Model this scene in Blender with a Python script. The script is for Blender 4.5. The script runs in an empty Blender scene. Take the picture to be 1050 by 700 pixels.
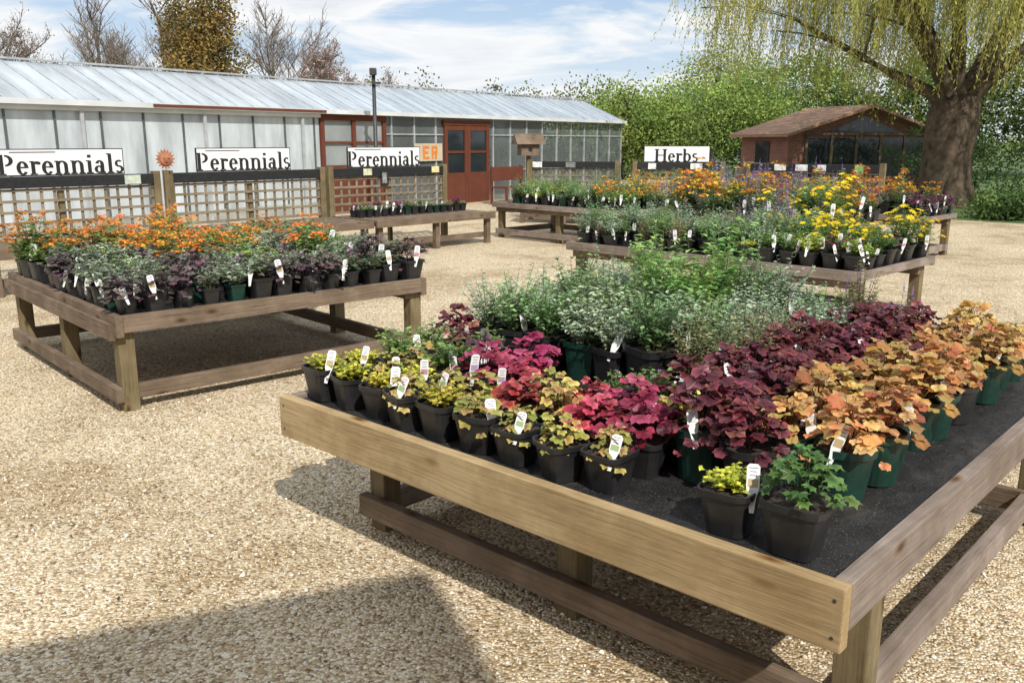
import bpy, math, random
import numpy as np
from mathutils import Vector, Matrix
R = random.Random(11)
NR = np.random.RandomState(5)
scene = bpy.context.scene
COL = scene.collection

# ------------------------------------------------------------------ materials
def newmat(name):
    m = bpy.data.materials.new(name); m.use_nodes = True
    nt = m.node_tree; b = nt.nodes['Principled BSDF']
    return m, nt, b
def N(nt, t, **kw):
    n = nt.nodes.new(t)
    for k, v in kw.items():
        if hasattr(n, k): setattr(n, k, v)
        else: n.inputs[k].default_value = v
    return n
def ramp(nt, stops, interp='LINEAR'):
    r = nt.nodes.new('ShaderNodeValToRGB'); r.color_ramp.interpolation = interp
    e = r.color_ramp.elements
    while len(e) < len(stops): e.new(0.5)
    for i, (p, c) in enumerate(stops):
        e[i].position = p; e[i].color = (c[0], c[1], c[2], 1)
    return r
def mixc(nt, a, b, fac, mode='MIX'):
    m = nt.nodes.new('ShaderNodeMix'); m.data_type = 'RGBA'; m.blend_type = mode
    for s, v in ((0, fac), (6, a), (7, b)):
        if isinstance(v, (int, float)): m.inputs[s].default_value = v
        elif isinstance(v, tuple): m.inputs[s].default_value = (v[0], v[1], v[2], 1)
        else: nt.links.new(v, m.inputs[s])
    return m.outputs[2]
def simple(name, c, rough=0.6, metal=0.0, var=0.25, scale=6.0, bump=0.0, spec=0.5):
    m, nt, b = newmat(name)
    tc = N(nt, 'ShaderNodeTexCoord'); nz = N(nt, 'ShaderNodeTexNoise'); nz.inputs['Scale'].default_value = scale
    nz.inputs['Detail'].default_value = 3
    nt.links.new(tc.outputs['Object'], nz.inputs['Vector'])
    r = ramp(nt, [(0.3, tuple(x*(1-var) for x in c)), (0.7, tuple(min(1, x*(1+var)) for x in c))])
    nt.links.new(nz.outputs['Fac'], r.inputs[0]); nt.links.new(r.outputs[0], b.inputs['Base Color'])
    b.inputs['Roughness'].default_value = rough; b.inputs['Metallic'].default_value = metal
    b.inputs['Specular IOR Level'].default_value = spec
    if bump:
        bp = N(nt, 'ShaderNodeBump'); bp.inputs['Strength'].default_value = bump; bp.inputs['Distance'].default_value = 0.01
        nt.links.new(nz.outputs['Fac'], bp.inputs['Height']); nt.links.new(bp.outputs[0], b.inputs['Normal'])
    return m
def wood(name, c1, c2, axis, stain=(0.5, 0.48, 0.42), bumpd=0.003, knots=0.8):
    m, nt, b = newmat(name + '_' + 'xyz'[axis])
    tc = N(nt, 'ShaderNodeTexCoord'); oi = N(nt, 'ShaderNodeObjectInfo')
    ml = N(nt, 'ShaderNodeMath', operation='MULTIPLY'); ml.inputs[1].default_value = 31.0
    nt.links.new(oi.outputs['Random'], ml.inputs[0])
    va = N(nt, 'ShaderNodeVectorMath', operation='ADD')
    nt.links.new(tc.outputs['Object'], va.inputs[0]); nt.links.new(ml.outputs[0], va.inputs[1])
    n0 = N(nt, 'ShaderNodeTexNoise'); n0.inputs['Scale'].default_value = 3.5; n0.inputs['Detail'].default_value = 5; n0.inputs['Roughness'].default_value = .62
    nt.links.new(va.outputs[0], n0.inputs['Vector'])
    nw = N(nt, 'ShaderNodeTexNoise'); nw.inputs['Scale'].default_value = 1.6; nw.inputs['Detail'].default_value = 0
    nt.links.new(va.outputs[0], nw.inputs['Vector'])
    mp = N(nt, 'ShaderNodeMapping'); s = [120.0]*3; s[axis] = 2.6; mp.inputs['Scale'].default_value = s
    nt.links.new(va.outputs[0], mp.inputs['Vector'])
    vm = N(nt, 'ShaderNodeVectorMath', operation='MULTIPLY'); nt.links.new(nw.outputs['Color'], vm.inputs[0])
    k = [5]*3; k[axis] = 0; vm.inputs[1].default_value = k
    v2 = N(nt, 'ShaderNodeVectorMath', operation='ADD'); nt.links.new(mp.outputs[0], v2.inputs[0]); nt.links.new(vm.outputs[0], v2.inputs[1])
    nz = N(nt, 'ShaderNodeTexNoise'); nz.inputs['Scale'].default_value = 1.0; nz.inputs['Detail'].default_value = 4; nz.inputs['Roughness'].default_value = 0.7
    nt.links.new(v2.outputs[0], nz.inputs['Vector'])
    r = ramp(nt, [(0.26, c1), (0.48, tuple(a*.4+b_*.6 for a, b_ in zip(c1, c2))), (0.74, c2)])
    nt.links.new(nz.outputs['Fac'], r.inputs[0])
    r2 = ramp(nt, [(0.30, stain), (0.5, tuple(.5+.5*q for q in stain)), (0.62, (1, 1, 1))]); nt.links.new(n0.outputs['Fac'], r2.inputs[0])
    c = mixc(nt, r.outputs[0], r2.outputs[0], 0.85, 'MULTIPLY')
    if knots:
        mk = N(nt, 'ShaderNodeMapping'); sk = [9.0]*3; sk[axis] = 3.6; mk.inputs['Scale'].default_value = sk
        nt.links.new(va.outputs[0], mk.inputs['Vector'])
        vo = N(nt, 'ShaderNodeTexVoronoi'); vo.inputs['Scale'].default_value = 1.0
        nt.links.new(mk.outputs[0], vo.inputs['Vector'])
        rk = ramp(nt, [(0.05, (0.2, 0.12, 0.06)), (0.10, (.6, .45, .3)), (0.2, (1, 1, 1))]); nt.links.new(vo.outputs['Distance'], rk.inputs[0])
        c = mixc(nt, c, rk.outputs[0], knots, 'MULTIPLY')
    nt.links.new(c, b.inputs['Base Color']); b.inputs['Roughness'].default_value = 0.85
    b.inputs['Specular IOR Level'].default_value = 0.2
    bp = N(nt, 'ShaderNodeBump'); bp.inputs['Strength'].default_value = 0.5; bp.inputs['Distance'].default_value = bumpd
    nt.links.new(nz.outputs['Fac'], bp.inputs['Height']); nt.links.new(bp.outputs[0], b.inputs['Normal'])
    return m
def wood3(name, c1, c2, **k): return [wood(name, c1, c2, i, **k) for i in range(3)]
W_NEW = wood3('pine_timber', (0.27, 0.19, 0.095), (0.52, 0.39, 0.215), stain=(.60, .54, .46), knots=.95)
W_GREY = wood3('weathered_timber', (0.17, 0.135, 0.115), (0.37, 0.30, 0.255))
W_BROWN = wood3('old_brown_timber', (0.10, 0.072, 0.05), (0.27, 0.20, 0.145))
W_POST = wood3('post_timber', (0.12, 0.092, 0.05), (0.28, 0.22, 0.125))
W_TREL = wood3('trellis_timber', (0.19, 0.15, 0.10), (0.34, 0.28, 0.195), knots=0.0)
W_RED = wood3('red_brown_joinery', (0.10, 0.032, 0.02), (0.17, 0.055, 0.032), stain=(0.8, 0.8, 0.8), knots=0.0)

def attr_mat(name, rough=0.5, transl=0.0, spec=0.4, nscale=0.0, nvar=0.25, objvar=True):
    m, nt, b = newmat(name)
    at = N(nt, 'ShaderNodeAttribute', attribute_name='Col'); c = at.outputs['Color']
    if nscale:
        tc = N(nt, 'ShaderNodeTexCoord'); nz = N(nt, 'ShaderNodeTexNoise'); nz.inputs['Scale'].default_value = nscale; nz.inputs['Detail'].default_value = 2
        nt.links.new(tc.outputs['Object'], nz.inputs['Vector'])
        r = ramp(nt, [(0.3, (1-nvar,)*3), (0.7, (1+nvar,)*3)]); nt.links.new(nz.outputs['Fac'], r.inputs[0])
        c = mixc(nt, c, r.outputs[0], 1.0, 'MULTIPLY')
    if objvar:
        oi = N(nt, 'ShaderNodeObjectInfo'); hs = N(nt, 'ShaderNodeHueSaturation')
        mr = N(nt, 'ShaderNodeMapRange'); mr.inputs['To Min'].default_value = 0.48; mr.inputs['To Max'].default_value = 0.52
        mr2 = N(nt, 'ShaderNodeMapRange'); mr2.inputs['To Min'].default_value = 0.78; mr2.inputs['To Max'].default_value = 1.3
        nt.links.new(oi.outputs['Random'], mr.inputs[0])
        mu = N(nt, 'ShaderNodeMath', operation='MULTIPLY'); mu.inputs[1].default_value = 7.31
        fr = N(nt, 'ShaderNodeMath', operation='FRACT')
        nt.links.new(oi.outputs['Random'], mu.inputs[0]); nt.links.new(mu.outputs[0], fr.inputs[0]); nt.links.new(fr.outputs[0], mr2.inputs[0])
        nt.links.new(mr.outputs[0], hs.inputs['Hue']); nt.links.new(mr2.outputs[0], hs.inputs['Value']); nt.links.new(c, hs.inputs['Color'])
        c = hs.outputs[0]
    nt.links.new(c, b.inputs['Base Color']); b.inputs['Roughness'].default_value = rough
    b.inputs['Specular IOR Level'].default_value = spec
    if transl:
        tr = N(nt, 'ShaderNodeBsdfTranslucent'); nt.links.new(c, tr.inputs['Color'])
        mx = N(nt, 'ShaderNodeMixShader'); mx.inputs[0].default_value = transl
        nt.links.new(b.outputs[0], mx.inputs[1]); nt.links.new(tr.outputs[0], mx.inputs[2])
        nt.links.new(mx.outputs[0], nt.nodes['Material Output'].inputs['Surface'])
    return m
M_LEAF = attr_mat('foliage', 0.45, 0.33)
M_PLAS = attr_mat('pot_plastic', 0.42, 0.0, 0.5, 14, 0.35, False)
M_TAG = attr_mat('label_plastic', 0.5, 0.0, 0.4, 0, 0, False)
M_TREE = attr_mat('tree_foliage', 0.6, 0.35, 0.3, 0, 0, False)
M_BARK = attr_mat('bark', 0.95, 0.0, 0.1, 5.0, 0.45, False)
M_STONE = attr_mat('pebble', 0.75, 0.0, 0.3, 0, 0, False)
M_SOIL = simple('potting_compost', (0.04, 0.026, 0.018), 0.95, var=0.6, scale=90)
M_BLACK = simple('black_fabric', (0.012, 0.012, 0.013), 0.75, var=0.4, scale=30, bump=0.3)
M_WHITE = simple('sign_white', (0.80, 0.80, 0.79), 0.5, var=0.04, scale=3)
M_CREAM = simple('cream_board', (0.50, 0.44, 0.32), 0.6, var=0.1, scale=3)
M_INK = simple('sign_ink', (0.012, 0.012, 0.012), 0.6, var=0.1)
M_METAL = simple('galvanised_bar', (0.42, 0.44, 0.45), 0.5, 0.2, var=0.2)
M_DARKMETAL = simple('dark_steel', (0.05, 0.05, 0.05), 0.5, 0.3)
M_GUTTER = simple('gutter_white', (0.62, 0.64, 0.65), 0.45, var=0.15, scale=1.5)
M_TERRA = simple('terracotta', (0.36, 0.15, 0.08), 0.8, var=0.3, scale=20)
M_ORANGE = simple('orange_lettering', (0.65, 0.20, 0.03), 0.6, var=0.05)
M_RENDER = simple('pale_base_wall', (0.34, 0.34, 0.31), 0.85, var=0.3, scale=2)

def liner():
    m, nt, b = newmat('ground_cover_membrane')
    tc = N(nt, 'ShaderNodeTexCoord')
    nz = N(nt, 'ShaderNodeTexNoise'); nz.inputs['Scale'].default_value = 7; nz.inputs['Detail'].default_value = 4
    nt.links.new(tc.outputs['Object'], nz.inputs['Vector'])
    n2 = N(nt, 'ShaderNodeTexNoise'); n2.inputs['Scale'].default_value = 260; n2.inputs['Detail'].default_value = 1; nt.links.new(tc.outputs['Object'], n2.inputs['Vector'])
    r = ramp(nt, [(0.42, (0.010, 0.010, 0.011)), (0.62, (0.022, 0.021, 0.02)), (0.8, (0.06, 0.05, 0.042))])
    nt.links.new(nz.outputs['Fac'], r.inputs[0])
    r2 = ramp(nt, [(0.66, (0, 0, 0)), (0.72, (1, 1, 1))]); nt.links.new(n2.outputs['Fac'], r2.inputs[0])
    c = mixc(nt, r.outputs[0], (0.2, 0.15, 0.11), r2.outputs[0])
    nt.links.new(c, b.inputs['Base Color']); b.inputs['Roughness'].default_value = 0.6
    bp = N(nt, 'ShaderNodeBump'); bp.inputs['Strength'].default_value = 0.8; bp.inputs['Distance'].default_value = 0.04
    nt.links.new(nz.outputs['Fac'], bp.inputs['Height']); nt.links.new(bp.outputs[0], b.inputs['Normal'])
    return m
M_LINER = liner()

def gravel():
    m, nt, b = newmat('gravel')
    tc = N(nt, 'ShaderNodeTexCoord')
    v = N(nt, 'ShaderNodeTexVoronoi'); v.voronoi_dimensions = '2D'; v.inputs['Scale'].default_value = 88
    nt.links.new(tc.outputs['Object'], v.inputs['Vector'])
    sp = N(nt, 'ShaderNodeSeparateColor'); nt.links.new(v.outputs['Color'], sp.inputs[0])
    r = ramp(nt, [(0.0, (0.22, 0.15, 0.09)), (0.12, (0.42, 0.31, 0.19)), (0.45, (0.60, 0.475, 0.30)), (0.75, (0.74, 0.63, 0.45)), (1.0, (0.86, 0.80, 0.67))])
    nt.links.new(sp.outputs[0], r.inputs[0])
    rd = ramp(nt, [(0.0, (1, 1, 1)), (0.6, (0.97, 0.97, 0.97)), (0.95, (0.6, 0.56, 0.5))])
    mm = N(nt, 'ShaderNodeMath', operation='MULTIPLY'); mm.inputs[1].default_value = 1.3
    nt.links.new(v.outputs['Distance'], mm.inputs[0]); nt.links.new(mm.outputs[0], rd.inputs[0])
    c = mixc(nt, r.outputs[0], rd.outputs[0], 1.0, 'MULTIPLY')
    n1 = N(nt, 'ShaderNodeTexNoise'); n1.noise_dimensions = '2D'; n1.inputs['Scale'].default_value = 0.7; n1.inputs['Detail'].default_value = 7; n1.inputs['Roughness'].default_value = 0.7
    nt.links.new(tc.outputs['Object'], n1.inputs['Vector'])
    r1 = ramp(nt, [(0.34, (0.70, 0.65, 0.57)), (0.50, (.98, .98, .97)), (0.7, (1.1, 1.09, 1.07))]); nt.links.new(n1.outputs['Fac'], r1.inputs[0])
    c = mixc(nt, c, r1.outputs[0], 1.0, 'MULTIPLY')
    nt.links.new(c, b.inputs['Base Color']); b.inputs['Roughness'].default_value = 0.85; b.inputs['Specular IOR Level'].default_value = 0.2
    bp = N(nt, 'ShaderNodeBump', invert=True); bp.inputs['Strength'].default_value = 0.8; bp.inputs['Distance'].default_value = 0.009
    nt.links.new(v.outputs['Distance'], bp.inputs['Height']); nt.links.new(bp.outputs[0], b.inputs['Normal'])
    return m
M_GRAVEL = gravel()
M_GRASS = simple('grass', (0.08, 0.125, 0.035), 0.9, var=0.5, scale=2.5)

def brick(name, c1, c2, mortar, scale=6):
    m, nt, b = newmat(name)
    tc = N(nt, 'ShaderNodeTexCoord'); sx = N(nt, 'ShaderNodeSeparateXYZ'); nt.links.new(tc.outputs['Object'], sx.inputs[0])
    ad = N(nt, 'ShaderNodeMath', operation='ADD'); nt.links.new(sx.outputs[0], ad.inputs[0]); nt.links.new(sx.outputs[1], ad.inputs[1])
    cx = N(nt, 'ShaderNodeCombineXYZ'); nt.links.new(ad.outputs[0], cx.inputs[0]); nt.links.new(sx.outputs[2], cx.inputs[1])
    bt = N(nt, 'ShaderNodeTexBrick'); bt.inputs['Scale'].default_value = scale
    bt.inputs['Color1'].default_value = (*c1, 1); bt.inputs['Color2'].default_value = (*c2, 1); bt.inputs['Mortar'].default_value = (*mortar, 1)
    bt.inputs['Brick Width'].default_value = 1.4; bt.inputs['Row Height'].default_value = 0.45
    nt.links.new(cx.outputs[0], bt.inputs['Vector']); nt.links.new(bt.outputs['Color'], b.inputs['Base Color'])
    b.inputs['Roughness'].default_value = 0.9
    return m
M_BRICK = brick('red_brick', (0.30, 0.12, 0.08), (0.22, 0.09, 0.06), (0.35, 0.31, 0.27))
M_TILE = brick('roof_tile', (0.42, 0.25, 0.16), (0.33, 0.19, 0.12), (0.15, 0.09, 0.06), 5)

def glass(name, tint, transp, rough=0.08, axis_streak=None, lo=.72):
    m, nt, b = newmat(name)
    tc = N(nt, 'ShaderNodeTexCoord'); mp = N(nt, 'ShaderNodeMapping'); mp.inputs['Scale'].default_value = axis_streak or (1, 1, 1)
    nt.links.new(tc.outputs['Object'], mp.inputs['Vector'])
    nz = N(nt, 'ShaderNodeTexNoise'); nz.inputs['Scale'].default_value = 0.9; nz.inputs['Detail'].default_value = 6; nz.inputs['Roughness'].default_value = .62
    nt.links.new(mp.outputs[0], nz.inputs['Vector'])
    r = ramp(nt, [(0.32, tuple(x*lo for x in tint)), (0.66, tuple(min(1, x*1.12) for x in tint))]); nt.links.new(nz.outputs['Fac'], r.inputs[0])
    nt.links.new(r.outputs[0], b.inputs['Base Color']); b.inputs['Roughness'].default_value = rough
    if transp:
        tr = N(nt, 'ShaderNodeBsdfTransparent'); tr.inputs['Color'].default_value = (0.85, 0.92, 0.9, 1)
        mx = N(nt, 'ShaderNodeMixShader'); mx.inputs[0].default_value = transp
        nt.links.new(b.outputs[0], mx.inputs[1]); nt.links.new(tr.outputs[0], mx.inputs[2])
        nt.links.new(mx.outputs[0], nt.nodes['Material Output'].inputs['Surface'])
    return m
G_WHITE = glass('whitewashed_glass', (0.53, 0.58, 0.61), 0.0, 0.3, (2.5, 2.5, .6), .62)
G_ROOF = glass('roof_glass', (0.44, 0.49, 0.53), 0.0, 0.25, (3, .6, .6), .6)
G_BACK = glass('back_glass', (0.30, 0.33, 0.33), 0.0, 0.3)
G_CLEAR = glass('clear_glass', (0.25, 0.28, 0.29), 0.6, 0.04)
G_DARK = glass('dark_window_glass', (0.02, 0.025, 0.03), 0.0, 0.05)

# ------------------------------------------------------------------ mesh builder
class MB:
    def __init__(s): s.v = []; s.f = []; s.m = []; s.c = []
    def add(s, vs, fs, mi=0, col=(1, 1, 1)):
        o = len(s.v); s.v.extend([tuple(v) for v in vs])
        for f in fs: s.f.append(tuple(i+o for i in f)); s.m.append(mi)
        if isinstance(col, list): s.c.extend(col)
        else: s.c.extend([col]*len(vs))
    def box(s, lo, hi, mi=0, col=(1, 1, 1)):
        x0, y0, z0 = lo; x1, y1, z1 = hi
        s.add([(x0,y0,z0),(x1,y0,z0),(x1,y1,z0),(x0,y1,z0),(x0,y0,z1),(x1,y0,z1),(x1,y1,z1),(x0,y1,z1)],
              [(0,3,2,1),(4,5,6,7),(0,1,5,4),(1,2,6,5),(2,3,7,6),(3,0,4,7)], mi, col)
    def tube(s, pts, rad, n=5, mi=0, col=(1, 1, 1)):
        vs = []; fs = []
        for i, p in enumerate(pts):
            p = Vector(p); a = Vector(pts[max(0, i-1)]); b = Vector(pts[min(len(pts)-1, i+1)])
            d = (b-a)
            if d.length < 1e-9: d = Vector((0, 0, 1))
            d.normalize(); u = d.orthogonal().normalized() if abs(d.z) < 0.95 else (Vector((1, 0, 0)) - d*d.x).normalized()
            w = d.cross(u)
            for k in range(n):
                t = 2*math.pi*k/n; vs.append(p + (u*math.cos(t)+w*math.sin(t))*rad[i])
        for i in range(len(pts)-1):
            for k in range(n):
                k2 = (k+1) % n; fs.append((i*n+k, i*n+k2, (i+1)*n+k2, (i+1)*n+k))
        fs.append(tuple(range((len(pts)-1)*n, len(pts)*n)))
        s.add(vs, fs, mi, col)
    def mesh(s, name, mats, smooth=False):
        me = bpy.data.meshes.new(name); me.from_pydata(s.v, [], s.f)
        for m in mats: me.materials.append(m)
        me.polygons.foreach_set('material_index', s.m)
        ca = me.color_attributes.new('Col', 'FLOAT_COLOR', 'POINT')
        a = np.ones((len(s.v), 4), dtype=np.float32); a[:, :3] = np.array(s.c, dtype=np.float32)
        ca.data.foreach_set('color', a.ravel())
        if smooth: me.polygons.foreach_set('use_smooth', [True]*len(s.f))
        me.update(); return me
def obj(name, me, parent=None, loc=(0, 0, 0), rz=0.0, sc=1.0):
    o = bpy.data.objects.new(name, me); COL.objects.link(o); o.location = loc; o.rotation_euler = (0, 0, rz)
    o.scale = (sc, sc, sc)
    if parent: o.parent = parent
    return o
def empty(name, loc=(0, 0, 0), rz=0.0):
    e = bpy.data.objects.new(name, None); COL.objects.link(e); e.location = loc; e.rotation_euler = (0, 0, rz); e.empty_display_size = 0.2
    return e
import bmesh
def board(name, parent, lo, hi, mats, bevel=0.0):
    c = [(a+b)/2 for a, b in zip(lo, hi)]; d = [abs(b-a) for a, b in zip(lo, hi)]
    mat = mats[d.index(max(d))] if isinstance(mats, list) else mats
    bm = bmesh.new(); bmesh.ops.create_cube(bm, size=1.0)
    for v in bm.verts: v.co = Vector((v.co.x*d[0], v.co.y*d[1], v.co.z*d[2]))
    if bevel: bmesh.ops.bevel(bm, geom=bm.edges[:], offset=bevel, segments=2, affect='EDGES', profile=0.6)
    me = bpy.data.meshes.new(name); bm.to_mesh(me); bm.free(); me.materials.append(mat)
    return obj(name, me, parent, c)
def np_quads(name, P, D, S, C, mat, lift=None):
    n = len(P); V = np.empty((n, 4, 3), dtype=np.float32)
    V[:, 0] = P; V[:, 1] = P + D*0.5 + S; V[:, 2] = P + D; V[:, 3] = P + D*0.5 - S
    me = bpy.data.meshes.new(name); me.vertices.add(n*4); me.vertices.foreach_set('co', V.ravel())
    me.loops.add(n*4); me.loops.foreach_set('vertex_index', np.arange(n*4, dtype=np.int32))
    me.polygons.add(n); me.polygons.foreach_set('loop_start', np.arange(0, n*4, 4, dtype=np.int32))
    me.update(calc_edges=True)
    ca = me.color_attributes.new('Col', 'FLOAT_COLOR', 'POINT')
    a = np.ones((n, 4, 4), dtype=np.float32); a[:, :, :3] = C[:, None, :]
    ca.data.foreach_set('color', a.ravel()); me.materials.append(mat); me.validate()
    return me

# ------------------------------------------------------------------ plants
def jit(c, r, a=0.25):
    k = 1 + r.uniform(-a, a); return (c[0]*k*(1+r.uniform(-.1, .1)), c[1]*k, c[2]*k*(1+r.uniform(-.1, .1)))
def frame(d, n):
    d = d.normalized(); s = d.cross(n)
    if s.length < 1e-4: s = d.orthogonal()
    s.normalize(); return d, s, s.cross(d).normalized()
def lobed(mb, pos, d, n, L, col, cc, r, lobes=7, dep=0.09):
    d, s, n = frame(d, n); K = 21; ph = r.uniform(0, 6.28); rim = tuple(x*r.uniform(.8, 1.25) for x in col)
    vs = [pos + d*(0.30*L) - n*(0.05*L)]; cols = [cc]
    for i in range(K):
        a = (-0.95 + 1.9*i/(K-1))*math.pi
        rr = 0.5*L*(0.92 + dep*math.cos(lobes*a) + r.uniform(-.035, .035))
        z = -0.12*L*(rr/(0.5*L))**2 + 0.08*L*math.sin(3*a+ph) + .03*L*math.sin(7*a)
        vs.append(pos + d*(0.40*L + rr*math.cos(a)) + s*(rr*math.sin(a)*1.1) + n*z); cols.append(col if i % 2 else rim)
    mb.add(vs, [(0, i, i+1) for i in range(1, K)], 0, cols)
def oval(mb, pos, d, n, L, W, col, r):
    d, s, n = frame(d, n); w = W/2
    mb.add([pos, pos+d*.4*L-s*w+n*.1*L, pos+d*.45*L, pos+d*.4*L+s*w+n*.1*L, pos+d*L-n*.12*L],
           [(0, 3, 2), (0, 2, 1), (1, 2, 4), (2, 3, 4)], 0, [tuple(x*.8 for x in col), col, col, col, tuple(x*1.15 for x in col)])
BLACKP = (0.018, 0.018, 0.019); GREENP = (0.008, 0.036, 0.025)
def pot(mb, h, rt, rb, square, col, r):
    K = 24; prof = [(rb, 0), (rt*.94, h*.84), (rt*.95, h*.86), (rt*1.03, h*.865), (rt*1.05, h), (rt*.97, h), (rt*.93, h*.9)]
    vs = []; fs = []; ov = r.uniform(-.03, .03); p2 = r.uniform(0, 3)
    for (rad, z) in prof:
        for k in range(K):
            a = 2*math.pi*k/K
            m = 1.0 + ov*math.cos(2*(a+p2))*(z/h)
            if square:
                p = 5.0; q = a + math.pi/4
                m *= 0.9/((abs(math.cos(q))**p+abs(math.sin(q))**p)**(1/p))
            vs.append((rad*m*math.cos(a), rad*m*math.sin(a), z))
    for i in range(len(prof)-1):
        for k in range(K):
            k2 = (k+1) % K; fs.append((i*K+k, i*K+k2, (i+1)*K+k2, (i+1)*K+k))
    fs.append(tuple(reversed(range(K))))
    mb.add(vs, fs, 1, col)
    top = [v for v in vs[-K:]]
    top = [(x, y, z + r.uniform(-.002, .002)) for x, y, z in top]
    mb.add([(0, 0, h*.93)] + top, [(0, 1+k, 1+(k+1) % K) for k in range(K)], 2)
def tag(mb, x, y, z, h, w, r, pic):
    lean = r.uniform(-.4, .15); rx = r.uniform(-.3, .3); tw = r.uniform(-.6, .6)
    M = Matrix.Translation((x, y, z)) @ Matrix.Rotation(tw, 4, 'Z') @ Matrix.Rotation(lean, 4, 'X') @ Matrix.Rotation(rx, 4, 'Y')
    def pl(pts, yy, col):
        mb.add([M @ Vector((a, yy, b)) for a, b in pts], [tuple(range(len(pts)))], 3, col)
    w2 = w/2; c = .2*w
    out = [(-w2*.35, -.05), (w2*.35, -.05), (w2*.6, -.01), (w2, .015), (w2, h-c), (w2-c, h), (-w2+c, h), (-w2, h-c), (-w2, .015), (-w2*.6, -.01)]
    pl(out, 0, (.82, .82, .81)); pl(list(reversed(out)), .0008, (.78, .78, .77))
    if pic == 0:
        for q, ww in ((.84, .7), (.74, .5), (.62, .72), (.52, .6), (.42, .68)):
            pl([(-w2*ww, h*q), (w2*ww, h*q), (w2*ww, h*(q+.03)), (-w2*ww, h*(q+.03))], -.0008, (.22, .22, .26))
    else:
        pl([(-w2*.8, h*.22), (w2*.8, h*.22), (w2*.8, h*.5), (-w2*.8, h*.5)], -.0008, pic)
        for q, ww in ((.85, .75), (.73, .5), (.6, .6)):
            pl([(-w2*ww, h*q), (w2*ww, h*q), (w2*ww, h*(q+.03)), (-w2*ww, h*(q+.03))], -.0008, (.2, .22, .28))
def heuchera(mb, r, h, cols, ccs, n=52, Rr=.125, H=.10, L=(.042, .068), lobes=7, dep=.09):
    ex = r.uniform(.8, 1.2); off = Vector((r.uniform(-.015, .015), r.uniform(-.015, .015), 0))
    for i in range(n):
        u = math.sqrt((i+.5)/n)*r.uniform(.75, 1.15); az = i*2.39996 + r.uniform(-.4, .4)
        x, y = math.cos(az)*ex, math.sin(az)/ex
        z = h + H*(1-.8*u*u) + r.uniform(-.04, .035) - .01
        o = Vector((x, y, 0)); l = r.uniform(*L)
        pos = o*(Rr*u - l*.35) + Vector((0, 0, z)) + off
        tilt = .25 + .8*u
        d = (o*math.cos(.2) + Vector((0, 0, .25 - .6*u)) + Vector((r.uniform(-.5, .5), r.uniform(-.5, .5), 0))).normalized()
        nn = (Vector((0, 0, 1)) + o*tilt + Vector((r.uniform(-.6, .6), r.uniform(-.6, .6), 0))).normalized()
        c = jit(r.choice(cols), r, .35); cc = jit(r.choice(ccs), r)
        lobed(mb, pos, d, nn, l, c, cc, r, lobes, dep)
        if i % 2 == 0: mb.tube([(x*.01, y*.01, h*.9), tuple(pos*.6+Vector((0, 0, z*.33))), tuple(pos)], [.0018, .0015, .0012], 3, 0, tuple(q*.7 for q in cc))
def stemmy(mb, r, h, n, H, spread, LL, LW, nl, cols, base=.03, flower=None, updir=.3, low=.05, topbias=1.0, stemcol=(.14, .17, .07)):
    for i in range(n):
        az = i*2.39996 + r.uniform(-.5, .5); u = math.sqrt((i+.5)/n)
        o = Vector((math.cos(az), math.sin(az), 0)); hh = H*r.uniform(.5, 1.2)*(1-.35*u*u); sp = spread*u*r.uniform(.6, 1.25)
        def P(t): return o*(base*u + sp*t**1.4) + Vector((0, 0, h*.9 + (hh+h*.1)*(t - .12*u*t*t)))
        mb.tube([tuple(P(t)) for t in (0, .4, .75, 1)], [.0022, .0018, .0013, .0008], 3, 0, stemcol)
        for k in range(nl):
            t = low + (1-low)*((k+r.random())/nl)**(1/topbias); p = P(t); a2 = r.uniform(0, 6.283)
            d = Vector((math.cos(a2), math.sin(a2), r.uniform(-.1, updir*2)))
            nn = Vector((r.uniform(-.5, .5), r.uniform(-.5, .5), 1))
            s = r.uniform(.7, 1.15)*(1.1-.35*t)
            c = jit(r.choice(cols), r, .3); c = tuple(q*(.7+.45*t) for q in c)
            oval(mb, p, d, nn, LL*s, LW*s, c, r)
        if flower and r.random() < flower[3]:
            kind, fc, fs, _ = flower; p = P(1.0)
            if kind == 'cluster':
                for q in range(13):
                    v = Vector((r.gauss(0, 1), r.gauss(0, 1), abs(r.gauss(0, 1)))).normalized()*fs*r.uniform(.4, 1)
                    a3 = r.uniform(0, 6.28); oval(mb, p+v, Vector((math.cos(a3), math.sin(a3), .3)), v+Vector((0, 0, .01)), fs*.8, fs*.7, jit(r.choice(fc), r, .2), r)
            elif kind == 'daisy':
                nn = (o*.5+Vector((r.uniform(-.3, .3), r.uniform(-.3, .3), 1))).normalized(); e1 = nn.orthogonal().normalized(); e2 = nn.cross(e1)
                for q in range(9):
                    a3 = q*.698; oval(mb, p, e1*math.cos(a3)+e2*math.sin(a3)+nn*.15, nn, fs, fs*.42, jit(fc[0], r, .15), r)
            elif kind == 'spike':
                for q in range(22):
                    a3 = r.uniform(0, 6.28); pp = p+Vector((0, 0, (q/22)*fs*3-fs))
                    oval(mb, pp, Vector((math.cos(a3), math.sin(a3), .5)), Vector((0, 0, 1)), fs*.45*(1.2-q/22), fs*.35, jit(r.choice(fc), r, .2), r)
RED = [(.46, .045, .10), (.56, .10, .17), (.32, .03, .06), (.50, .12, .13)]; REDC = [(.22, .02, .04)]
PUR = [(.20, .04, .055), (.28, .07, .085), (.13, .028, .042), (.26, .085, .065)]; PURC = [(.06, .015, .025)]
ORA = [(.62, .38, .14), (.56, .29, .09), (.66, .46, .19), (.46, .17, .07), (.52, .40, .13), (.46, .40, .14)]; ORAC = [(.38, .14, .05), (.5, .28, .08)]
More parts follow.
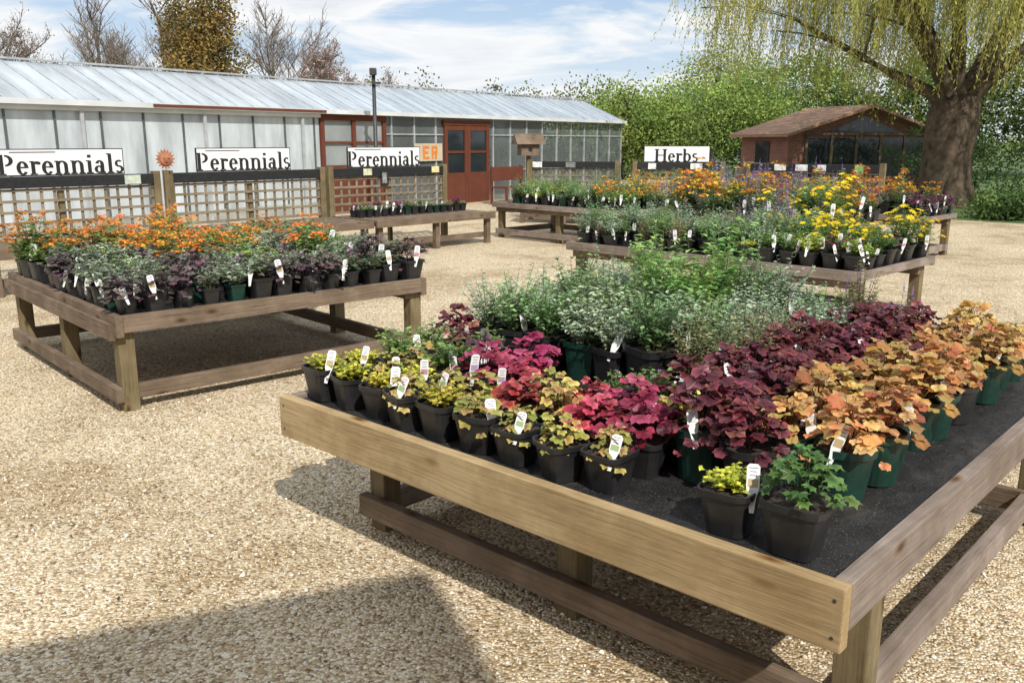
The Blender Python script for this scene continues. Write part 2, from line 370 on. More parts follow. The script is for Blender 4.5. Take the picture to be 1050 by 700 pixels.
CHA = [(.42, .40, .10), (.50, .45, .13), (.30, .34, .08), (.48, .33, .13)]; CHAC = [(.30, .12, .05), (.28, .26, .05), (.28, .17, .05)]
GLD = [(.52, .48, .05), (.62, .56, .08), (.42, .44, .05)]
GRN = [(.15, .26, .06), (.21, .34, .09), (.11, .20, .05)]
HRB = [(.23, .36, .14), (.30, .43, .19), (.17, .28, .11)]
GRY = [(.34, .42, .28), (.42, .49, .36), (.25, .33, .21)]
DKG = [(.05, .09, .04), (.07, .12, .06), (.06, .07, .05)]
DKP = [(.13, .075, .09), (.18, .09, .12), (.12, .12, .085), (.09, .05, .06), (.20, .17, .15)]
def P_heu(c, cc, **k): return lambda mb, r, h: heuchera(mb, r, h, c, cc, **k)
def P_st(*a, **k): return lambda mb, r, h: stemmy(mb, r, h, *a, **k)
SPEC = {
 'red': ('potted_red_heuchera', P_heu(RED, REDC, n=46, H=.11)),
 'pur': ('potted_purple_heuchera', P_heu(PUR, PURC, n=60, Rr=.125, H=.15)),
 'ora': ('potted_caramel_heuchera', P_heu(ORA, ORAC, n=58, Rr=.115, H=.14, L=(.036, .062))),
 'cha': ('potted_lime_heuchera', P_heu(CHA, CHAC, n=38, Rr=.10, H=.075, L=(.032, .054), lobes=5, dep=.15)),
 'gld': ('potted_golden_marjoram', P_st(30, .055, .075, .028, .022, 12, GLD, low=.2)),
 'lgr': ('potted_geranium', P_heu(GRN, [(.09, .16, .04)], n=64, Rr=.12, H=.15, L=(.026, .05), lobes=7, dep=.26)),
 'grn': ('potted_green_perennial', P_st(20, .14, .10, .04, .022, 14, GRN, low=.15)),
 'hrb': ('potted_catmint', P_st(30, .28, .15, .036, .022, 20, HRB, low=.1)),
 'gry': ('potted_grey_herb', P_st(30, .24, .15, .036, .017, 22, GRY, low=.1)),
 'ast': ('potted_astilbe', P_st(16, .46, .17, .06, .024, 28, [(.20, .33, .08), (.25, .38, .11), (.15, .26, .07)], low=.1)),
 'brz': ('potted_bronze_fennel', P_st(26, .26, .11, .035, .01, 24, [(.30, .27, .14), (.38, .28, .17), (.2, .24, .1)], low=.1)),
 'yel': ('potted_yellow_daisy', P_st(22, .27, .13, .05, .02, 13, GRN, flower=('daisy', [(.80, .60, .02)], .031, .8))),
 'wal': ('potted_wallflower', P_st(18, .30, .13, .05, .014, 16, HRB, flower=('cluster', [(.60, .24, .03), (.74, .52, .04), (.55, .13, .04)], .034, .95))),
 'vio': ('potted_violet_wallflower', P_st(18, .33, .13, .05, .014, 16, GRY, flower=('spike', [(.30, .14, .45), (.40, .22, .52)], .032, .9))),
 'dkp': ('potted_ajuga', P_heu(DKP, [(.07, .05, .06)], n=50, Rr=.11, H=.12, L=(.03, .052), lobes=5, dep=.08)),
 'dgr': ('potted_bergenia', P_st(18, .14, .09, .055, .035, 9, [(.13, .19, .09), (.18, .25, .13), (.19, .15, .12)], low=.2)),
 'sed': ('potted_euphorbia', P_st(16, .16, .09, .042, .02, 20, [(.24, .31, .21), (.31, .38, .25), (.22, .21, .17)], low=.25)),
 'org': ('potted_orange_geum', P_st(18, .20, .10, .05, .03, 10, GRN, flower=('cluster', [(.68, .22, .03), (.74, .32, .05)], .026, .9))),
 'lim': ('potted_lime_euphorbia', P_st(20, .15, .10, .045, .028, 12, [(.36, .42, .07), (.28, .38, .08)], low=.2)),
 'sml': ('potted_alpine', P_st(14, .06, .06, .025, .016, 9, GRN+HRB, low=.2, flower=('cluster', [(.6, .6, .5), (.4, .2, .5)], .012, .35))),
 'rdf': ('potted_red_primula', P_st(12, .10, .06, .045, .026, 8, DKG, flower=('cluster', [(.32, .03, .05), (.15, .04, .2)], .026, .7))),
}
VAR = {}
PICS = [(.5, .25, .35), (.3, .4, .2), 0, 0, 0, (.45, .35, .2), (.4, .3, .5)]
def hash_(s):
    h = 7
    for ch in s: h = (h*31+ord(ch)) % 99991
    return h
def variants(key, kind):
    if (key, kind) in VAR: return VAR[(key, kind)]
    nm, fn = SPEC[key]; out = []
    dims = {'big': (.16, .085, .062, False), 'sq': (.13, .084, .058, True), 'tall': (.18, .092, .068, True), 'small': (.11, .062, .046, True)}[kind]
    for v in range(6):
        r = random.Random(hash_(key+kind)+v*17); mb = MB(); h, rt, rb, sq = dims
        c = BLACKP
        if kind == 'big': c = GREENP if v not in (3,) else BLACKP
        elif kind == 'small': c = GREENP if v == 1 else BLACKP
        elif kind == 'tall': c = BLACKP if v < 5 else GREENP
        pot(mb, h, rt, rb, sq, c, r)
        nv0 = len(mb.v); fn(mb, r, h)
        g = r.uniform(.76, 1.16); gx = g*r.uniform(.9, 1.08)
        for i in range(nv0, len(mb.v)):
            x, y, z = mb.v[i]; mb.v[i] = (x*gx, y*gx, h*.9+(z-h*.9)*g)
        if v in (0, 2, 4) or (kind in ('sq', 'tall') and v == 3):
            tag(mb, r.uniform(-.6, .6)*rt, -rt*.85, h+r.uniform(-.015, .015), r.uniform(.06, .09), .034, r, r.choice(PICS))
        me = mb.mesh(nm, [M_LEAF, M_PLAS, M_SOIL, M_TAG]); out.append(me)
    VAR[(key, kind)] = out; return out
def plant(key, kind, x, y, z, sc=1.0, rot=0.0):
    me = R.choice(variants(key, kind)); nm = SPEC[key][0]
    o = obj(nm, me, None, (x, y, z), rot + R.uniform(-.3, .3), sc*R.uniform(.92, 1.08))
    o.rotation_euler[0] = R.uniform(-.035, .035); o.rotation_euler[1] = R.uniform(-.035, .035)
    return o

# ------------------------------------------------------------------ tables
def loc2w(o, ang, x, y): c, s = math.cos(ang), math.sin(ang); return (o[0]+c*x-s*y, o[1]+s*x+c*y)
def table(o, ang, L, D, zt, mats_x, mats_y, rh=.165, inset=.28, legw=.09, bev=.004, name='plant_display_table', lip=.02, ly=None, shelf=.07, rh2=None):
    e = empty(name, (o[0], o[1], 0), ang); t = .045; rh2 = rh2 or rh*.8
    board('front_rail', e, (0, 0, zt-rh), (t, D, zt), mats_y, bev)
    board('back_rail', e, (L-t, 0, zt-rh), (L, D, zt), mats_y, bev)
    board('side_rail_1', e, (t+.001, .0, zt-rh2), (L-t-.001, t, zt-.002), mats_x, bev)
    board('side_rail_2', e, (t+.001, D-t, zt-rh2), (L-t-.001, D, zt-.002), mats_x, bev)
    mb = MB(); nx, ny = 26, 26; vs = []; rr = random.Random(3)
    for i in range(nx+1):
        for j in range(ny+1):
            ed = i in (0, nx) or j in (0, ny)
            vs.append((t+(L-2*t)*i/nx, t+(D-2*t)*j/ny, zt-lip + (0 if ed else rr.uniform(-.003, .006))))
    mb.add(vs, [(i*(ny+1)+j, (i+1)*(ny+1)+j, (i+1)*(ny+1)+j+1, i*(ny+1)+j+1) for i in range(nx) for j in range(ny)])
    obj('deck_membrane', mb.mesh('deck_membrane', [M_LINER], True), e)
    board('deck_boards', e, (t+.002, t+.002, zt-lip-.03), (L-t-.002, D-t-.002, zt-lip-.008), mats_x)
    lx = [inset, L-inset-legw]
    if ly is None: ly = [.05, D/2-legw/2, D-.05-legw]
    k = 0
    for x in lx:
        for y in ly:
            k += 1; board('leg_%d' % k, e, (x, y, 0), (x+legw, y+legw, zt-lip-.032), W_POST, bev)
        board('cross_bearer_%d' % k, e, (x-.046, .05, zt-lip-.13), (x-.001, D-.05, zt-lip-.033), W_BROWN)
        board('lower_rail_%d' % k, e, (x-.046, ly[0]-.02, shelf), (x-.001, ly[-1]+legw+.02, shelf+.09), mats_y if mats_y is not W_NEW else W_BROWN, bev)
    for j, y in enumerate((ly[0], ly[-1])):
        yy = y+.02; board('lower_side_rail_%d' % (j+1), e, (lx[0]+legw+.001, yy, shelf+.0), (lx[1]-.047, yy+.045, shelf+.09), mats_x, bev)
    return e
A1 = math.atan2(.735, .68)
FC = (.762, 1.83); ZT = .60; ZD = .58
table(FC, A1, 2.55, 2.32, ZT, W_GREY, W_NEW, ly=[.03, 1.0, 2.02], rh2=.125)
# fixing screws on the corner
mb = MB()
for (y, z) in ((.022, .565), (.022, .47), (2.29, .565), (2.29, .47)):
    mb.add([(-.0015, y+.005*math.cos(k*.785), z+.005*math.sin(k*.785)) for k in range(8)], [tuple(range(8))], 0)
obj('screw_heads', mb.mesh('screws', [M_DARKMETAL]), bpy.data.objects['plant_display_table'])
JT = .018
def onF(key, kind, a, b, sc=1.0):
    x, y = loc2w(FC, A1, a+R.uniform(-JT, JT), b+R.uniform(-JT, JT)); plant(key, kind, x, y, ZD+.004, sc)
row0 = ['gld', 'gld', 'gld', 'cha', 'gld', 'cha', 'cha', 'cha', 'cha']
for i, k in enumerate(row0): onF(k, 'sq', .145, 2.20-i*.176, .98)
onF('gld', 'sq', .15, .39, 1.05); onF('lgr', 'sq', .16, .18, 1.15)
row1 = ['gld', 'cha', 'gld', 'cha', 'cha', 'red', 'cha', 'red', 'red']
for i, k in enumerate(row1): onF(k, 'sq', .325, 2.20-i*.178, .97)
row2 = ['grn', 'cha', 'grn', 'red', 'red', 'cha', 'red', 'red', 'cha']
for i, k in enumerate(row2): onF(k, 'sq', .50, 2.18-i*.178, .97)
for b, k in ((2.18, 'grn'), (2.0, 'pur'), (1.82, 'dkp'), (1.6, 'red'), (.98, 'grn'), (1.16, 'sml')): onF(k, 'sq', .70, b, .92)
onF('pur', 'sq', .88, 2.18, .9); onF('grn', 'sq', .87, 2.0, .85); onF('sml', 'sq', .86, 1.05, 1.0)
herbs = [['gry', 'hrb', 'hrb', 'gry', 'gry', 'hrb', 'brz', 'brz'], ['gry', 'gry', 'hrb', 'hrb', 'hrb', 'gry', 'hrb', 'brz'], ['gry', 'hrb', 'gry', 'gry', 'ast', 'hrb', 'gry', 'brz'],
         ['gry', 'hrb', 'gry', 'ast', 'ast', 'gry', 'gry', 'gry'], ['gry', 'gry', 'hrb', 'grn', 'ast', 'gry', 'gry', 'gry'], ['gry', 'hrb', None, 'grn', 'hrb', 'gry', 'gry', 'grn'], ['grn', None, 'grn', 'brz', 'hrb', 'gry', 'grn', 'brz']]
for i, row in enumerate(herbs):
    for j, k in enumerate(row):
        if k: onF(k, 'tall', 1.07+i*.20, 2.19-j*.188, .97*(R.uniform(.98, 1.15) if 1 <= j <= 5 else R.uniform(.85, 1.0)))
JT = .022
for i in range(10):
    if i: onF('pur', 'big', .50+i*.20, .82, .98)
    else: onF('grn', 'sq', .6, .86, .8)
    onF('pur', 'big', .40+i*.205, .62, 1.0)
for i in range(11):
    onF('ora' if i not in (0, 6) else 'pur', 'big', .37+i*.195, .43, .97)
    if i > 0: onF('ora', 'big', .36+i*.197, .245, .95)
onF('vio', 'sq', 2.25, .70, .8); onF('vio', 'sq', 2.3, .95, .8)

# left table
LC = (-2.32, 5.03); A2 = math.atan2(.67, .74)
table(LC, A2, 2.26, 2.45, .60, W_BROWN, W_BROWN, rh=.13, inset=.02, legw=.095, ly=[.05, 1.15, 2.3])
def onT(o, ang, key, kind, a, b, z, sc=1.0, j=.02):
    x, y = loc2w(o, ang, a+R.uniform(-j, j), b+R.uniform(-j, j)); plant(key, kind, x, y, z, sc)
for j in range(12):
    for i in range(13):
        a = .10+i*.172; b = .10+j*.192
        if j > 0 and R.random() < .07: continue
        if j < 2: key = R.choice(['dkp', 'dgr', 'sed', 'dkp', 'dgr', 'grn'])
        elif j < 5: key = R.choice(['sed', 'dgr', 'dkp', 'lim', 'sed', 'sed'])
        elif j < 8: key = R.choice(['org', 'org', 'lim', 'sed', 'org'])
        else: key = R.choice(['grn', 'lim', 'org', 'org', 'grn', 'lim'])
        if i < 4 and j < 7: key = R.choice(['dkp', 'dkp', 'dkp', 'sed', 'dgr', 'grn'])
        if i > 8 and j > 3: key = R.choice(['sed', 'grn', 'grn', 'sed', 'org'])
        onT(LC, A2, key, 'small' if i < 11 else 'sq', a, b, .584, R.uniform(1.0, 1.25)+(.12 if j > 5 else 0))

# middle tables
TB = (2.73, 6.79); A3 = math.atan2(.70, .71)
table(TB, A3, 1.5, 3.1, .60, W_GREY, W_GREY, rh=.08, inset=.1, bev=0)
for j in range(16):
    for i in range(8):
        a = .12+i*.185; b = .12+j*.19
        if i > 0 and R.random() < .12: continue
        s_ = 1.0
        if j < 2: key = R.choice(['yel', 'dkp', 'grn', 'lim', 'rdf']) if i < 5 else R.choice(['yel', 'rdf', 'grn']); s_ = R.uniform(.85, 1.1)
        elif j < 5: key = R.choice(['yel', 'lim', 'yel', 'grn']) if i < 6 else 'grn'; s_ = R.uniform(.95, 1.2)
        elif j < 8: key = R.choice(['gld', 'lim', 'grn', 'gry']) if i < 2 else R.choice(['hrb', 'gry', 'ast', 'yel', 'vio'])
        else: key = R.choice(['hrb', 'grn', 'gry', 'dgr', 'hrb', 'brz']); s_ = R.choice([.75, .95, 1.1])
        if j >= 5 and i == 0 and R.random() < .35: continue
        onT(TB, A3, key, 'sq', a, b, .584, s_)
TD = (3.7, 10.3)
table(TD, A3, 1.5, 2.6, .60, W_GREY, W_GREY, rh=.08, inset=.1, bev=0)
for j in range(13):
    for i in range(8):
        if R.random() < .15: continue
        key = R.choice(['wal', 'vio', 'yel', 'wal', 'vio', 'hrb']) if j > 3 else R.choice(['hrb', 'vio', 'grn', 'wal', 'yel'])
        onT(TD, A3, key, 'sq', .12+i*.185, .12+j*.19, .584, R.uniform(1.05, 1.5))
TC = (1.66, 13.0)
table(TC, A3, 1.6, 2.85, .60, W_GREY, W_GREY, rh=.08, inset=.1, bev=0)
for j in range(14):
    for i in range(8):
        if R.random() < .25: continue
        key = R.choice(['sml', 'sml', 'grn', 'lim', 'hrb']) if j > 5 else R.choice(['grn', 'wal', 'lim', 'hrb', 'hrb'])
        onT(TC, A3, key, 'small', .12+i*.19, .12+j*.2, .584, R.uniform(1, 1.3))
TR = (5.7, 12.0)
table(TR, A3, .95, 1.4, .60, W_GREY, W_GREY, rh=.08, inset=.08, bev=0, ly=[.05, 1.25])
for j in range(7):
    for i in range(5): onT(TR, A3, R.choice(['rdf', 'rdf', 'dkp', 'wal', 'grn']), 'small', .12+i*.18, .1+j*.195, .584, R.uniform(1, 1.4))

# ------------------------------------------------------------------ lettering
BO = .018
def rect(x0, y0, x1, y1):
    if y1-y0 > .08: return ('r', x0-BO, y0, x1+BO, y1)
    return ('r', x0, y0, x1, y1+.012)
def arc(cx, cy, rx, ry, a0, a1, wx=.11, wy=.045): return ('a', cx, cy, rx+BO, ry+.005, a0, a1, wx+2*BO, wy+.018)
GL = {
 'P': (.62, [rect(.08, 0, .2, .75), rect(.01, 0, .29, .035), rect(.01, .715, .22, .75), arc(.27, .54, .27, .21, -90, 90)]),
 'H': (.80, [rect(.09, 0, .21, .75), rect(.57, 0, .69, .75), rect(.01, 0, .29, .035), rect(.49, 0, .77, .035), rect(.01, .715, .29, .75), rect(.49, .715, .77, .75), rect(.2, .36, .58, .405)]),
 'e': (.47, [arc(.23, .25, .2, .26, 0, 322), rect(.08, .25, .42, .29)]),
 'r': (.40, [rect(.07, 0, .18, .5), rect(.0, 0, .27, .03), rect(.0, .47, .15, .5), arc(.27, .34, .13, .16, 60, 150, .07, .06), rect(.27, .38, .38, .48)]),
 'n': (.58, [rect(.07, 0, .18, .5), rect(.0, 0, .24, .03), rect(.0, .47, .15, .5), rect(.37, 0, .48, .34), rect(.31, 0, .55, .03), arc(.28, .33, .2, .18, 0, 160)]),
 'i': (.28, [rect(.08, 0, .19, .5), rect(.0, 0, .27, .03), rect(.0, .47, .15, .5), rect(.08, .62, .19, .73)]),
 'a': (.50, [rect(.28, 0, .39, .36), arc(.235, .34, .155, .17, 0, 165), arc(.2, .15, .17, .15, 0, 360, .1, .04), rect(.38, 0, .46, .05)]),
 'l': (.28, [rect(.08, 0, .19, .77), rect(.0, 0, .27, .03), rect(.0, .74, .15, .77)]),
 's': (.40, [arc(.19, .37, .15, .14, 40, 270, .08, .05), arc(.19, .14, .16, .15, -150, 90, .08, .05)]),
 'b': (.54, [rect(.06, 0, .17, .77), rect(.0, .74, .12, .77), arc(.27, .25, .22, .26, 0, 360)]),
}
def lettering(text, size):
    mb = MB(); x = 0; k = 0
    for ch in text:
        w, strokes = GL[ch]
        for s in strokes:
            y = -.0006*(k % 6); k += 1
            if s[0] == 'r':
                mb.add([(x+s[1], y, s[2]), (x+s[3], y, s[2]), (x+s[3], y, s[4]), (x+s[1], y, s[4])], [(0, 1, 2, 3)])
            else:
                _, cx, cy, rx, ry, a0, a1, wx, wy = s; n = 16; vs = []
                for i in range(n+1):
                    a = math.radians(a0+(a1-a0)*i/n); c, q = math.cos(a), math.sin(a)
                    vs.append((x+cx+rx*c, y, cy+ry*q)); vs.append((x+cx+(rx-wx)*c, y, cy+(ry-wy)*q))
                mb.add(vs, [(2*i, 2*i+1, 2*i+3, 2*i+2) for i in range(n)])
        x += w+.02
    mb.v = [((a-x/2)*size, b, (c-.37)*size) for a, b, c in mb.v]
    return mb.mesh('lettering', [M_INK])

# ------------------------------------------------------------------ display stands
def stand(name, p0, ang, L, sign=None, sx=0.0, bench=1.15, top=1.20, zb=.50, sw=1.4, notice=()):
    e = empty(name, (p0[0], p0[1], 0), ang)
    board('post_1', e, (0, -.045, 0), (.09, .045, top+.03), W_POST); board('post_2', e, (L-.09, -.045, 0), (L, .045, top+.03), W_POST)
    board('post_3', e, (L/2-.03, .0, 0), (L/2+.03, .06, top-.16), W_POST)
    board('fabric_wrapped_beam', e, (.092, -.06, top-.13), (L-.092, .03, top), M_BLACK, .008)
    mb = MB(); z0 = zb+.02; z1 = top-.135; n = int((L-.2)/.14)
    for i in range(n+1):
        x = .1+(L-.2)*i/n; mb.box((x-.016, -.012, z0), (x+.016, .003, z1))
    m = 4
    for i in range(m+1):
        z = z0+.02+(z1-z0-.04)*i/m; mb.box((.091, -.028, z-.016), (L-.091, -.013, z+.016))
    obj('trellis', mb.mesh('trellis', [W_TREL[0]]), e)
    y0 = -bench-.05; k = 0
    ns = max(3, int(bench/.13))
    for i in range(ns):
        yy = y0+.05+(bench-.05)*i/ns; k += 1
        board('bench_slat_%d' % k, e, (.02, yy, zb-.03), (L-.02, yy+(bench-.05)/ns-.02, zb), W_BROWN)
    board('bench_front_rail', e, (0, y0, zb-.10), (L, y0+.045, zb+.002), W_BROWN)
    for i, x in enumerate((.06, L/2-.04, L-.14)):
        board('bench_leg_%d' % (i+1), e, (x, y0+.06, 0), (x+.08, y0+.14, zb-.031), W_BROWN)
        board('bench_bearer_%d' % (i+1), e, (x+.082, y0+.05, zb-.10), (x+.12, -.05, zb-.032), W_BROWN)
    board('bench_low_rail', e, (.03, y0+.142, .10), (L-.03, y0+.18, .18), W_BROWN)
    if sign:
        cx = sx+sw/2; h = .30
        board('sign_backing', e, (sx-.012, -.012, top+.004), (sx+sw+.012, .012, top+h+.016), M_INK)
        board('sign_panel', e, (sx, -.016, top+.02), (sx+sw, -.0125, top+h+.004), M_WHITE)
        obj('sign_lettering', lettering(sign, .30 if len(sign) > 6 else .31), e, (cx, -.0175, top+.02+h*.38))
        if len(sign) > 6:
            mb = MB(); mb.box((sx+.12, -.0168, top+h-.03), (sx+.62, -.0162, top+h-.018)); obj('sign_small_print', mb.mesh('p', [M_INK]), e)
    for (x, z, w, h, c) in notice:
        mb = MB(); mb.box((x, -.075, z), (x+w, -.068, z+h), 0, c); obj('notice_card', mb.mesh('notice', [M_PLAS]), e)
    return e
SA = math.atan2(.718, .696); S0 = (-5.8, 10.2)
def sp(s): return (S0[0]+.696*s, S0[1]+.718*s)
WH = (.75, .75, .72)
stand('perennials_display_stand', sp(-.62), SA, 2.42, 'Perennials', .57, notice=[(1.95, 1.08, .2, .11, (.5, .55, .45))])
stand('perennials_display_stand', sp(1.88), SA, 2.42, 'Perennials', .45)
stand('perennials_display_stand', sp(4.36), SA, 2.36, 'Perennials', .39, notice=[(.95, .93, .15, .22, (.02, .02, .02)), (.98, .96, .09, .16, WH), (.62, 1.09, .16, .1, (.6, .6, .4)), (2.0, 1.1, .16, .1, (.7, .6, .3))])
cs, sn = math.cos(SA), math.sin(SA)
for i in range(15):
    for q in (.45, .62):
        if R.random() < .08: continue
        p = sp(4.5+i*.145); plant(R.choice(['sml', 'sml', 'grn', 'rdf', 'sml']), 'small', p[0]+sn*q, p[1]-cs*q, .505, .95)
stand('herbs_display_stand', (.35, 18.6), math.radians(-16), 1.9, None, bench=.9, notice=[(.1, 1.08, .2, .11, WH), (.8, 1.08, .2, .11, (.2, .2, .2))])
stand('herbs_display_stand', (2.35, 17.4), math.radians(-12), 1.75, 'Herbs', .22, sw=1.22, bench=.9, notice=[(1.1, 1.08, .22, .11, WH), (.3, 1.08, .15, .11, WH)])
stand('herbs_display_stand', (4.45, 16.9), math.radians(-38), 2.5, None, bench=.9, notice=[(.55, 1.08, .22, .11, WH), (.95, 1.08, .22, .11, WH), (1.35, 1.08, .15, .11, WH), (2.0, 1.04, .15, .16, (.2, .4, .15))])
for (p0, an, L, keys) in (((.35, 18.6), -16, 1.9, ['grn', 'hrb', 'sml', 'lim']), ((2.35, 17.4), -12, 1.75, ['hrb', 'sml', 'grn', 'sml']), ((4.45, 16.9), -38, 2.5, ['grn', 'sml', 'rdf', 'sml'])):
    an = math.radians(an)
    for i in range(int((L-.2)/.18)):
        for j in range(3):
            if R.random() < .2: continue
            x = .15+i*.18; y = -.35-j*.19; px, py = loc2w(p0, an, x, y); plant(R.choice(keys), 'small', px, py, .505, 1.0)

# terracotta sun ornament on post
e = empty('terracotta_sun_ornament', (*sp(1.85), 0), SA)
board('post', e, (-.03, -.12, 0), (.03, -.06, 1.24), W_POST)
mb = MB(); K = 32; vs = [(0, -.13, 1.38)]
for k in range(K):
    a = 2*math.pi*k/K; rr = .135 if k % 2 == 0 else .095; vs.append((rr*math.cos(a), -.115, 1.38+rr*math.sin(a)))
mb.add(vs, [(0, 1+k, 1+(k+1) % K) for k in range(K)] + [tuple(range(K, 0, -1))])
mb.add([(.075*math.cos(a*.3927), -.135, 1.38+.075*math.sin(a*.3927)) for a in range(16)] + [(0, -.155, 1.38)], [(a, (a+1) % 16, 16) for a in range(16)])
for dx in (-.03, .03): mb.box((dx-.009, -.157, 1.39), (dx+.009, -.147, 1.405))
mb.box((-.02, -.157, 1.345), (.02, -.147, 1.352))
obj('sun_face', mb.mesh('sun_face', [M_TERRA]), e)

# bird table
e = empty('bird_table', (.35, 19.3, 0), .3)
board('post', e, (-.04, -.04, 0), (.04, .04, 1.3), W_POST); board('box_body', e, (-.2, -.15, 1.302), (.2, .15, 1.56), W_BROWN)
mb = MB(); mb.add([(-.32, -.24, 1.54), (.32, -.24, 1.54), (.32, 0, 1.76), (-.32, 0, 1.76), (-.32, .24, 1.54), (.32, .24, 1.54)], [(0, 1, 2, 3), (3, 2, 5, 4), (0, 3, 4), (1, 5, 2), (0, 4, 5, 1)])
obj('roof', mb.mesh('roof', [W_BROWN[0]]), e)
mb = MB(); mb.add([(.05*math.cos(a*.5236), -.153, 1.43+.05*math.sin(a*.5236)) for a in range(12)], [tuple(range(12))]); obj('entrance_hole', mb.mesh('hole', [M_INK]), e)

# ------------------------------------------------------------------ greenhouse
GA = math.atan2(.811, .585)
gh = empty('greenhouse', (3.68, 30.5, 0), GA)
EV = 2.3; RG = 2.97; HW = 1.6
def gquad(name, pts, mat, parent=gh):
    mb = MB(); mb.add(pts, [tuple(range(len(pts)))]); return obj(name, mb.mesh(name, [mat]), parent)
X0 = -28.0
gquad('whitewashed_wall', [(X0, 0, .3), (-13.45, 0, .3), (-13.45, 0, EV), (X0, 0, EV)], G_WHITE)
board('base_wall', gh, (X0, -.06, 0), (-13.45, .06, .3), M_RENDER)
gquad('front_glass_mid', [(-11.45, 0, .0), (-9.3, 0, .0), (-9.3, 0, EV), (-11.45, 0, EV)], G_CLEAR)
gquad('front_glass', [(-7.35, 0, .0), (0, 0, .0), (0, 0, EV), (-7.35, 0, EV)], G_CLEAR)
gquad('end_glass', [(0, 0, 0), (0, 2*HW, 0), (0, 2*HW, EV), (0, HW, RG), (0, 0, EV)], G_CLEAR)
gquad('back_wall', [(X0, 2*HW, 0), (0, 2*HW, 0), (0, 2*HW, EV), (X0, 2*HW, EV)], G_BACK)
gquad('roof_front', [(X0, -.1, EV-.04), (.05, -.1, EV-.04), (.05, HW, RG), (X0, HW, RG)], G_ROOF)
gquad('roof_back', [(X0, HW, RG), (.05, HW, RG), (.05, 2*HW+.1, EV-.04), (X0, 2*HW+.1, EV-.04)], G_ROOF)
mb = MB(); s = .8; x = X0
while x < .01:
    if x < -13.4: mb.box((x-.016, -.03, .3), (x+.016, .02, EV), 1)
    elif not (-9.35 < x < -7.3 or x < -11.4): mb.box((x-.02, -.03, 0), (x+.02, .02, EV), 0)
    x += s
x = X0
while x < .01:
    w = .009
    for side in (0, 1):
        y0, y1 = (-.1, HW) if side == 0 else (2*HW+.1, HW); z0 = EV-.04
        mb.add([(x-w, y0, z0+.015), (x+w, y0, z0+.015), (x+w, y1, RG+.02), (x-w, y1, RG+.02), (x-w, y0, z0-.03), (x+w, y0, z0-.03), (x+w, y1, RG-.03), (x-w, y1, RG-.03)],
               [(0, 1, 2, 3), (7, 6, 5, 4), (0, 4, 5, 1), (1, 5, 6, 2), (3, 2, 6, 7), (0, 3, 7, 4)], 0)
    x += .4
for z in (.8, 1.75): mb.box((-7.3, -.035, z), (0, .025, z+.03), 0); mb.box((-11.4, -.035, z), (-9.32, .025, z+.03), 0)
mb.box((X0, HW-.04, RG+.026), (.05, HW+.04, RG+.06), 0)
for y in (.8, 1.6, 2.4): mb.box((-.02, y-.02, 0), (.03, y+.02, EV+(RG-EV)*(1-abs(y-HW)/HW)-.03), 0)
mb.box((-.02, 0, 1.2), (.032, 2*HW, 1.24), 0)
obj('glazing_bars', mb.mesh('glazing_bars', [M_METAL, simple('dark_bar', (.09, .10, .10), .6)]), gh)
board('gutter', gh, (X0, -.2, EV-.12), (.06, -.101, EV-.03), M_GUTTER)
board('eaves_board', gh, (X0, -.075, EV-.20), (-13.45, -.031, EV-.121), M_GUTTER)
board('red_fascia', gh, (-17.5, -.215, EV-.10), (-13.4, -.2012, EV-.05), W_RED)
for i in range(6): board('downpipe_%d' % i, gh, (-26+i*2.4, -.10, 0), (-25.94+i*2.4, -.062, EV-.201), M_METAL)
for i, xx in enumerate((-13.44, -12.5, -11.52)): board('porch_post_%d' % i, gh, (xx, -.06, 0), (xx+.1, .06, 2.05), W_RED)
board('porch_head', gh, (-13.44, -.065, 2.051), (-11.42, .06, 2.17), W_RED); board('porch_sill', gh, (-13.33, -.05, 1.0), (-11.53, .05, 1.08), W_RED)
board('porch_panel', gh, (-13.33, -.03, 0), (-11.53, .03, .999), W_RED)
gquad('porch_glass', [(-13.3, 0, 1.08), (-11.5, 0, 1.08), (-11.5, 0, 2.05), (-13.3, 0, 2.05)], G_BACK)
gquad('porch_top_glass', [(-13.45, 0, 2.17), (-11.4, 0, 2.17), (-11.4, 0, EV), (-13.45, 0, EV)], G_WHITE)
board('porch_rail', gh, (-13.33, -.045, 1.55), (-11.53, .0, 1.6), W_RED)
for i, xx in enumerate((-9.3, -8.37)):
    board('door_stile_a_%d' % i, gh, (xx, -.07, 0), (xx+.11, .0, 2.0), W_RED); board('door_stile_b_%d' % i, gh, (xx+.82, -.07, 0), (xx+.92, .0, 2.0), W_RED)
    board('door_bottom_%d' % i, gh, (xx+.111, -.06, 0), (xx+.819, -.01, .8), W_RED)
    board('door_top_%d' % i, gh, (xx+.111, -.06, 1.88), (xx+.819, -.01, 2.0), W_RED)
    board('door_mid_%d' % i, gh, (xx+.111, -.055, 1.3), (xx+.819, -.01, 1.36), W_RED)
    board('door_glass_%d' % i, gh, (xx+.112, -.035, .8), (xx+.818, -.03, 1.88), G_DARK)
board('door_head', gh, (-9.35, -.08, 2.01), (-7.4, .02, 2.12), W_RED)
gquad('door_top_glass', [(-9.35, 0, 2.12), (-7.4, 0, 2.12), (-7.4, 0, EV), (-9.35, 0, EV)], G_CLEAR)
for i in range(5):
    xx = -12+i*2.4; board('staging_%d' % i, gh, (xx, 1.6, .75), (xx+2.0, 2.8, .8), M_METAL)
n = 3000; P = np.stack([NR.uniform(-12, -.3, n), NR.uniform(.5, 2.9, n), NR.uniform(.5, 1.35, n)**1.0], 1)
D = NR.normal(0, .06, (n, 3)); S = NR.normal(0, .04, (n, 3)); C = np.array([.09, .15, .05])*NR.uniform(.5, 1.8, (n, 1))
obj('interior_plants', np_quads('interior_plants', P, D, S, C, M_TREE), gh)
